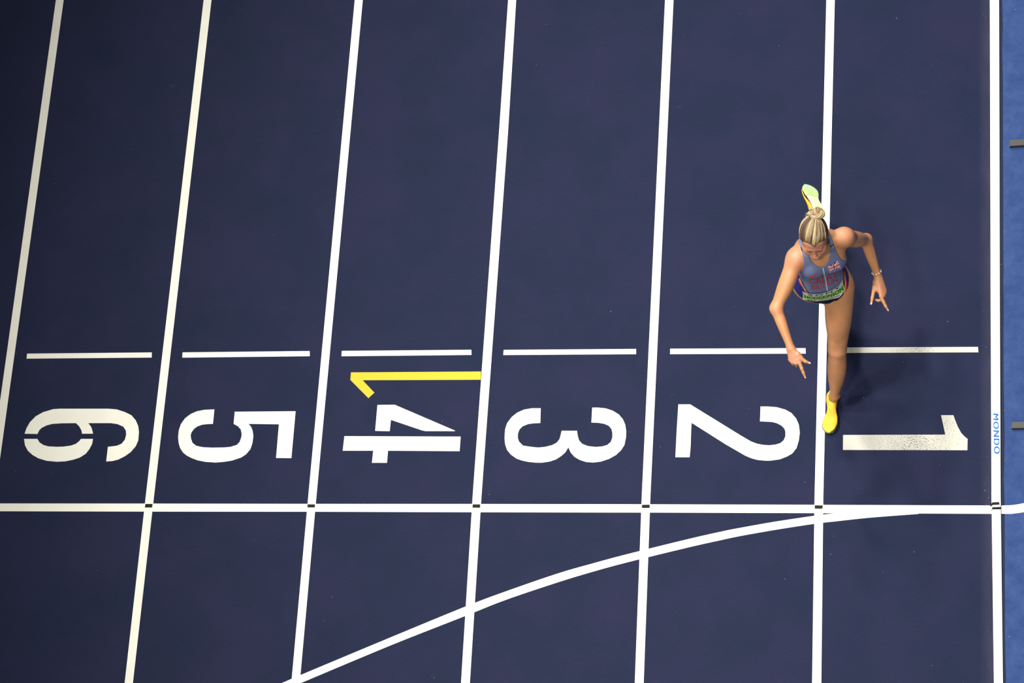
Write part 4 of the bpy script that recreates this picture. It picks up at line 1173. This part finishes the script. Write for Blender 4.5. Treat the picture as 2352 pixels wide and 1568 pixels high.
    # laces: short crossings over the tongue
    for i, x in enumerate((.095, .108, .121, .134)):
        V, F = [], []
        tpz = float(np.interp(x, [r[0] for r in SH], [r[3] for r in SH]))
        for q in range(9):
            f = q/8*2-1
            cy = f*.014; cz = tpz+.0015-.010*f*f*.6; cx = x+.004*f*(1 if i % 2 else -1)
            for j in range(6):
                a = 2*math.pi*j/6
                V.append(pos(cx+.0016*math.cos(a), cy, cz+.0016*math.sin(a)))
        for q in range(8):
            for j in range(6):
                a = q*6+j; F.append((a, q*6+(j+1) % 6, q*6+(j+1) % 6+6, a+6))
        part('lace', V, F, M_ORANGE, sh)
    return sh
shoe(footL, 1, 'yellow spiked running shoe planted on the track', ankL)
shoe(footR, -1, 'yellow running shoe kicked up behind, sole showing', ankR)

# ================================================================== hair
def hair_material(name, var):
    m, nt, ln, b = new_mat(name, rough=.5, spec=.25)
    gi = nt.new('ShaderNodeNewGeometry')
    r = nt.new('ShaderNodeValToRGB')
    e = r.color_ramp.elements
    e[0].position = 0; e[0].color = (.045, .026, .012, 1)
    e[1].position = 1; e[1].color = (.36, .285, .165, 1)
    for p_, c_ in ((.20, (.060, .036, .017, 1)), (.38, (.12, .080, .038, 1)), (.62, (.22, .160, .083, 1)), (.85, (.30, .232, .130, 1))):
        q = e.new(p_); q.color = c_
    if var:
        at = nt.new('ShaderNodeAttribute'); at.attribute_name = 'tone'; ln.new(at.outputs['Fac'], r.inputs[0])
    else: r.inputs[0].default_value = .2
    ln.new(r.outputs[0], b.inputs['Base Color'])
    return m
M_HAIR = hair_material('blonde_hair', True)
def hair_mesh(name, strands, parent=None, sides=5):
    """strands: list of (points, radius list, tone)"""
    V, F, T = [], [], []
    for pts, rad, tone in strands:
        pts = np.asarray(pts); n = len(pts); b0 = len(V)
        tg = np.gradient(pts, axis=0); tg /= np.linalg.norm(tg, axis=1)[:, None]
        ref = unit(pts[n//2]-hd(0, -.01, .03)); 
        for i in range(n):
            a = unit(np.cross(tg[i], ref)); c = np.cross(a, tg[i])
            for j in range(sides):
                t = 2*math.pi*j/sides
                V.append(pts[i]+rad[i]*(a*math.cos(t)+c*math.sin(t))); T.append(tone)
        for i in range(n-1):
            for j in range(sides):
                a = b0+i*sides+j; b2 = b0+i*sides+(j+1) % sides
                F.append((a, b2, b2+sides, a+sides))
        F.append(tuple(b0+j for j in range(sides))[::-1]); F.append(tuple(b0+(n-1)*sides+j for j in range(sides)))
    o = part(name, V, F, M_HAIR, parent)
    attr(o.data, 'tone', np.array(T)); return o
hr = random.Random(11)
HC = hd(0, -.012, .040); HR = A3(.0715, .090, .080)
BUN = (-0.9347, 1.0995, 1.6220)
BUN = A3(*BUN)
def on_skull(dl, df, du, lift):
    """direction in the head frame -> point just above the scalp"""
    d = unit(A3(dl, df, du)); 
    r = 1/np.linalg.norm(d/HR)
    P = HC+(d*(r+lift))@HF
    # push out of the forehead bulge too
    return P
def scalp(P, lift):
    """settle a point at a height above the head surface"""
    d = unit(P-HC)
    lo_, hi_ = .03, .14
    for _ in range(16):
        mid = (lo_+hi_)/2
        if field(HEADP, (HC+d*mid)[None])[0] < lift: lo_ = mid
        else: hi_ = mid
    return HC+d*lo_
HEADP = head[:2]+[head[2]]
bd = (BUN-HC)@HF.T
bun_dir = unit(bd)
tones_w = [random.Random(i*7+3).random() for i in range(64)]
def tone_at(a):
    """highlights fall in locks about 8 degrees wide"""
    k = (a % 1)*46
    i = int(k); base = tones_w[i % 64]
    return min(1, max(0, (base-.5)*1.25+.42+(hr.random()-.5)*.26))
# hairline loop in the head frame (l, f, u): brow peak, temples, behind the ears, nape
LOOP = [(0, .089, .060), (.011, .086, .069), (.025, .077, .076), (.041, .062, .069), (.054, .047, .052), (.062, .032, .034), (.067, .014, .020), (.071, .000, .032), (.072, -.020, .022),
        (.066, -.045, -.010), (.050, -.070, -.045), (.026, -.082, -.060), (0, -.085, -.064)]
LOOP = LOOP+[(-a, b, c) for a, b, c in LOOP[::-1]][1:-1]
LP = np.array(LOOP)
def loop_at(t):
    n = len(LP); x = (t % 1)*n; i = int(x); f = x-i
    p0, p1, p2, p3 = LP[(i-1) % n], LP[i % n], LP[(i+1) % n], LP[(i+2) % n]
    return .5*((2*p1)+(-p0+p2)*f+(2*p0-5*p1+4*p2-p3)*f*f+(-p0+3*p1-3*p2+p3)*f**3)
strands = []
NS = 1150
cen = HC
for i in range(NS):
    t = i/NS+(hr.random()-.5)*.002
    s0 = loop_at(t)
    st = hd(*s0)
    d0 = unit((st-HC)@HF.T); ang = math.acos(max(-1, min(1, float(d0@bun_dir))))
    pts, rad = [], []
    j0 = hr.random()**2*.12
    lift = .0015+.0040*hr.random()
    wob = (hr.random()-.5)*.05
    side_v = unit(np.cross(d0, bun_dir))
    N = 13
    for k in range(N):
        f = j0+(1-j0)*k/(N-1)
        f2 = f
        w0 = math.sin((1-f2)*ang)/math.sin(ang); w1 = math.sin(f2*ang)/math.sin(ang)
        d = d0*w0+bun_dir*w1+side_v*(wob*math.sin(math.pi*f2))
        d = unit(d)
        P = HC+(d@HF)*.08
        lf = (lift*min(1, f*3.2)-.0008*(1-min(1, f*4)))+.006*max(0, f-.75)/.25
        P = scalp(P, lf)
        pts.append(P); rad.append(.00135*(1-.45*abs(2*f-1)**3)*(.35 if k == 0 else .7 if k == 1 else 1))
    strands.append((pts, rad, tone_at(t)))
# second, finer layer of streaks over the crown
for i in range(420):
    t = hr.random()
    s0 = loop_at(t); d0 = unit((hd(*s0)-HC)@HF.T); ang = math.acos(max(-1, min(1, float(d0@bun_dir))))
    side_v = unit(np.cross(d0, bun_dir)); wob = (hr.random()-.5)*.10
    a0 = hr.random()*.35; pts, rad = [], []
    for k in range(11):
        f = a0+(1-a0)*k/10
        w0 = math.sin((1-f)*ang)/math.sin(ang); w1 = math.sin(f*ang)/math.sin(ang)
        d = unit(d0*w0+bun_dir*w1+side_v*(wob*math.sin(math.pi*f)))
        P = scalp(HC+(d@HF)*.08, .0055+.006*max(0, f-.7)/.3)
        pts.append(P); rad.append(.0009*(.3 if k == 0 else 1))
    strands.append((pts, rad, min(1, tone_at(t)+.08)))
hair = hair_mesh('hair', strands)
hair['label'] = 'streaked blonde hair combed back tight'; hair['kind'] = 'stuff'
# under-cap so no scalp shows between the strands
def capf(P):
    d = field(HEADP, P)
    q = (P-HC)@HF.T
    # inside the hairline loop: compare against the loop direction by direction round the bun axis
    return np.maximum(np.maximum(d-.0012, -(d+.006)), cap_cut(q))
e1 = unit(np.cross(bun_dir, A3(1, 0, 0))); e2 = np.cross(bun_dir, e1)
lp = np.array([unit((hd(*loop_at(t))-HC)@HF.T) for t in np.linspace(0, 1, 240, endpoint=False)])
la = np.arctan2(lp@e2, lp@e1); lc = np.arccos(np.clip(lp@bun_dir, -1, 1))
o_ = np.argsort(la); la = la[o_]; lc = lc[o_]
def cap_cut(q):
    d = q/np.maximum(np.linalg.norm(q, axis=1), 1e-6)[:, None]
    a = np.arctan2(d@e2, d@e1); c = np.arccos(np.clip(d@bun_dir, -1, 1))
    lim = np.interp(a, la, lc, period=2*math.pi)
    return (c-lim+.075)*.08
CV, CF = net(capf, HC-.13, HC+.13, .0026)
cp = part('hair_base', CV, CF, M_HAIR, hair); attr(cp.data, 'tone', np.full(len(CV), .22))

# bun: two coils of twisted locks
def coil(c, R, r, nrm, n, turns, seed, tmul=1.0, ph=0.0):
    out = []
    rg = random.Random(seed)
    a = unit(np.cross(nrm, A3(.3, .9, .1))); b = np.cross(nrm, a)
    for i in range(n):
        p0 = 2*math.pi*i/n; pts = []; rad = []
        rr = r*(.78+.25*rg.random())
        N = 34
        for k in range(N):
            f = k/(N-1); th = ph+2*math.pi*f*tmul
            rad_dir = a*math.cos(th)+b*math.sin(th)
            tw = p0+turns*2*math.pi*f
            pts.append(c+rad_dir*(R+rr*math.cos(tw))+nrm*(rr*math.sin(tw))+nrm*.004*math.sin(2*th+seed))
            rad.append(.0021)
        tone = .52+.40*rg.random()-.30*(math.sin(i*2*math.pi/n*3+seed) > .75)
        out.append((pts, rad, min(1, tone)))
    return out
back = unit(BUN-HC)
xi = unit(np.cross(back, A3(0, 0, 1)))
if xi[0] < 0: xi = -xi
c1 = BUN+xi*.014+back*.012; c2 = BUN-xi*.024+back*.010
bs = coil(c1, .0185, .0165, unit(back*.8+A3(.1, -.35, .35)), 58, 1.4, 3)
bs += coil(c2, .0120, .0130, unit(back*.5-xi*.8+A3(0, -.1, .4)), 44, 1.2, 5)
bs += coil(BUN-back*.002, .0250, .0090, unit(back), 34, 2.0, 8)
# loose wisps
for i in range(26):
    st = BUN-back*.016-xi*(.012+.006*hr.random()); dirv = unit(-xi+A3(0, .1, .15)*hr.random()+back*(hr.random()-.4)*.6)
    Ln = .022+.022*hr.random()
    pts = [st+dirv*Ln*f+A3(0, .006, -.004)*f*f*(hr.random()*.4+.8) for f in np.linspace(0, 1, 8)]
    bs.append((pts, [.0009*(1-.6*f) for f in np.linspace(0, 1, 8)], .75+.2*hr.random()))
bun = hair_mesh('hair_bun', bs, hair); bun['label'] = 'twisted blonde top knot'; bun['kind'] = 'stuff'

# ================================================================== face, nails, jewellery
M_EYE = new_mat('eye', (.55, .52, .50), .2, .5)[0]
M_LASH = new_mat('dark_lash', (.012, .006, .005), .7)[0]
M_BROW = new_mat('brow_hair', (.20, .095, .050), .8)[0]
M_TEETH = new_mat('teeth', (.36, .32, .29), .3, .4)[0]
M_NAIL = new_mat('pale_pink_nail', (.60, .40, .42), .2, .6)[0]
M_STEEL = new_mat('silver', (.55, .54, .50), .22, .6, 1.0)[0]
M_STONE = new_mat('pale_bead', (.62, .56, .46), .25, .7)[0]
M_GOLD = new_mat('gold', (.55, .36, .10), .3, .6, 1.0)[0]
def tube(name, pts, rad, mat, parent=None, sides=8, closed=False, caps=True):
    pts = np.asarray(pts, float); n = len(pts); V, F = [], []
    tg = (np.roll(pts, -1, 0)-np.roll(pts, 1, 0)) if closed else np.gradient(pts, axis=0)
    tg /= np.linalg.norm(tg, axis=1)[:, None]
    a = unit(np.cross(tg[0], A3(.31, .2, .93)))
    for i in range(n):
        a = unit(a-tg[i]*(a@tg[i])); c = np.cross(tg[i], a)
        r = rad[i] if hasattr(rad, '__len__') else rad
        for j in range(sides):
            t = 2*math.pi*j/sides; V.append(pts[i]+r*(a*math.cos(t)+c*math.sin(t)))
    for i in range(n if closed else n-1):
        for j in range(sides):
            F.append((i*sides+j, i*sides+(j+1) % sides, ((i+1) % n)*sides+(j+1) % sides, ((i+1) % n)*sides+j))
    if not closed and caps:
        F.append(tuple(range(sides))[::-1]); F.append(tuple((n-1)*sides+j for j in range(sides)))
    return part(name, V, F, mat, parent)
def ball(name, c, r, fr, mat, parent=None, n=14, m=10):
    V, F = [], []
    for i in range(m+1):
        ph = math.pi*i/m
        for j in range(n):
            th = 2*math.pi*j/n
            V.append(A3(*c)+(A3(math.sin(ph)*math.cos(th)*r[0], math.sin(ph)*math.sin(th)*r[1], math.cos(ph)*r[2]))@fr)
    for i in range(m):
        for j in range(n): F.append((i*n+j, (i+1)*n+j, (i+1)*n+(j+1) % n, i*n+(j+1) % n))
    return part(name, V, F, mat, parent)
def front(l, u, off):
    """point on the face in front of (l, u)"""
    P = hd(l, .16, u); 
    for _ in range(60):
        d = float(field(head, P[None])[0])
        if d < off: break
        P = P-Fh*max(d-off, .0004)*.9
    return P
for s in (-1, 1):
    ball('eye', hd(s*.030, .0745, -.001), (.0115, .0115, .0115), HF, M_EYE)
    lash = []
    for f in np.linspace(0, 1, 12):
        l_ = s*(.0125+.030*f); u_ = .001+.006*f
        P = front(l_, u_, .0004); ff = (P-EAR)@Fh
        lash.append(hd(l_, max(ff+.0012, .0925-.016*f**1.6), u_))
    tube('eyelashes', lash, [.0006+.0011*math.sin(math.pi*min(1, .05+f*.8)) for f in np.linspace(0, 1, 12)], M_LASH)
    tube('eyebrow', [front(s*(.013+.034*f), .031+.005*math.sin(math.pi*f*.8)-.002*f, .0004) for f in np.linspace(0, 1, 12)],
         [.0014*(1-.6*f) for f in np.linspace(0, 1, 12)], M_BROW)
tube('teeth', [hd(l, .0975-(abs(l)/.021)**2*.007, -.0530+(abs(l)/.021)**2*.004) for l in np.linspace(-.0145, .0145, 14)], [.0016]+[.0036]*12+[.0016], M_TEETH)
for s in (-1, 1):
    ball('earring', hd(s*.0795, .004, -.018), (.003, .003, .003), HF, M_STEEL)
def nail(tip, prev, ln_, w, up, name='fingernail'):
    d = unit(tip-prev); u_ = unit(up-d*(up@d)); sd = np.cross(d, u_)
    V, F = [], []
    N, K = 9, 7
    for i in range(N):
        f = i/(N-1)
        ww = w*(1 if f < .55 else math.sqrt(max(0, 1-((f-.55)/.46)**2)))
        for j in range(K):
            g = j/(K-1)*2-1
            V.append(tip+d*(-.006+ln_*f)+sd*ww*g+u_*(.0066-.0030*g*g-.0022*f))
    for i in range(N-1):
        for j in range(K-1):
            a = i*K+j; F.append((a, a+1, a+1+K, a+K))
    n0 = len(V); V += [v-u_*.0008 for v in V]; F += [tuple(n0+i for i in f[::-1]) for f in F[:]]
    return part(name, V, F, M_NAIL)
nail(R_ch[0][3], R_ch[0][2], .019, .0046, _v2); nail(R_th[2], R_th[1], .020, .0056, _v2)
nail(L_ch[0][3], L_ch[0][2], .019, .0046, _v2); nail(L_th[2], L_th[1], .020, .0056, _v2)
# bracelet of beads on the left wrist
wd = unit(wrL-elL); bc = wrL-wd*.022
b1 = unit(np.cross(wd, A3(0, 0, 1))); b2 = np.cross(wd, b1)
ring = [bc+(b1*math.cos(t)*.0245+b2*math.sin(t)*.0235) for t in np.linspace(0, 2*math.pi, 40, endpoint=False)]
br = tube('bracelet', ring, .0013, M_STEEL, closed=True); br['label'] = 'silver bracelet with pale beads'
for i in range(9):
    t = 2*math.pi*i/9+.25
    ball('bead', bc+(b1*math.cos(t)*.0255+b2*math.sin(t)*.0245), (.0042, .0042, .0038), np.eye(3), M_STONE, br, 10, 7)
pm = (L_ch[0][0]*.25+L_ch[0][1]*.75); fd = unit(L_ch[0][1]-L_ch[0][0]); r1 = unit(np.cross(fd, A3(0, 0, 1))); r2 = np.cross(fd, r1)
rg = tube('ring', [pm+(r1*math.cos(t)+r2*math.sin(t))*.0092 for t in np.linspace(0, 2*math.pi, 24, endpoint=False)], .0012, M_GOLD, closed=True)
rg['label'] = 'thin gold ring on the left forefinger'
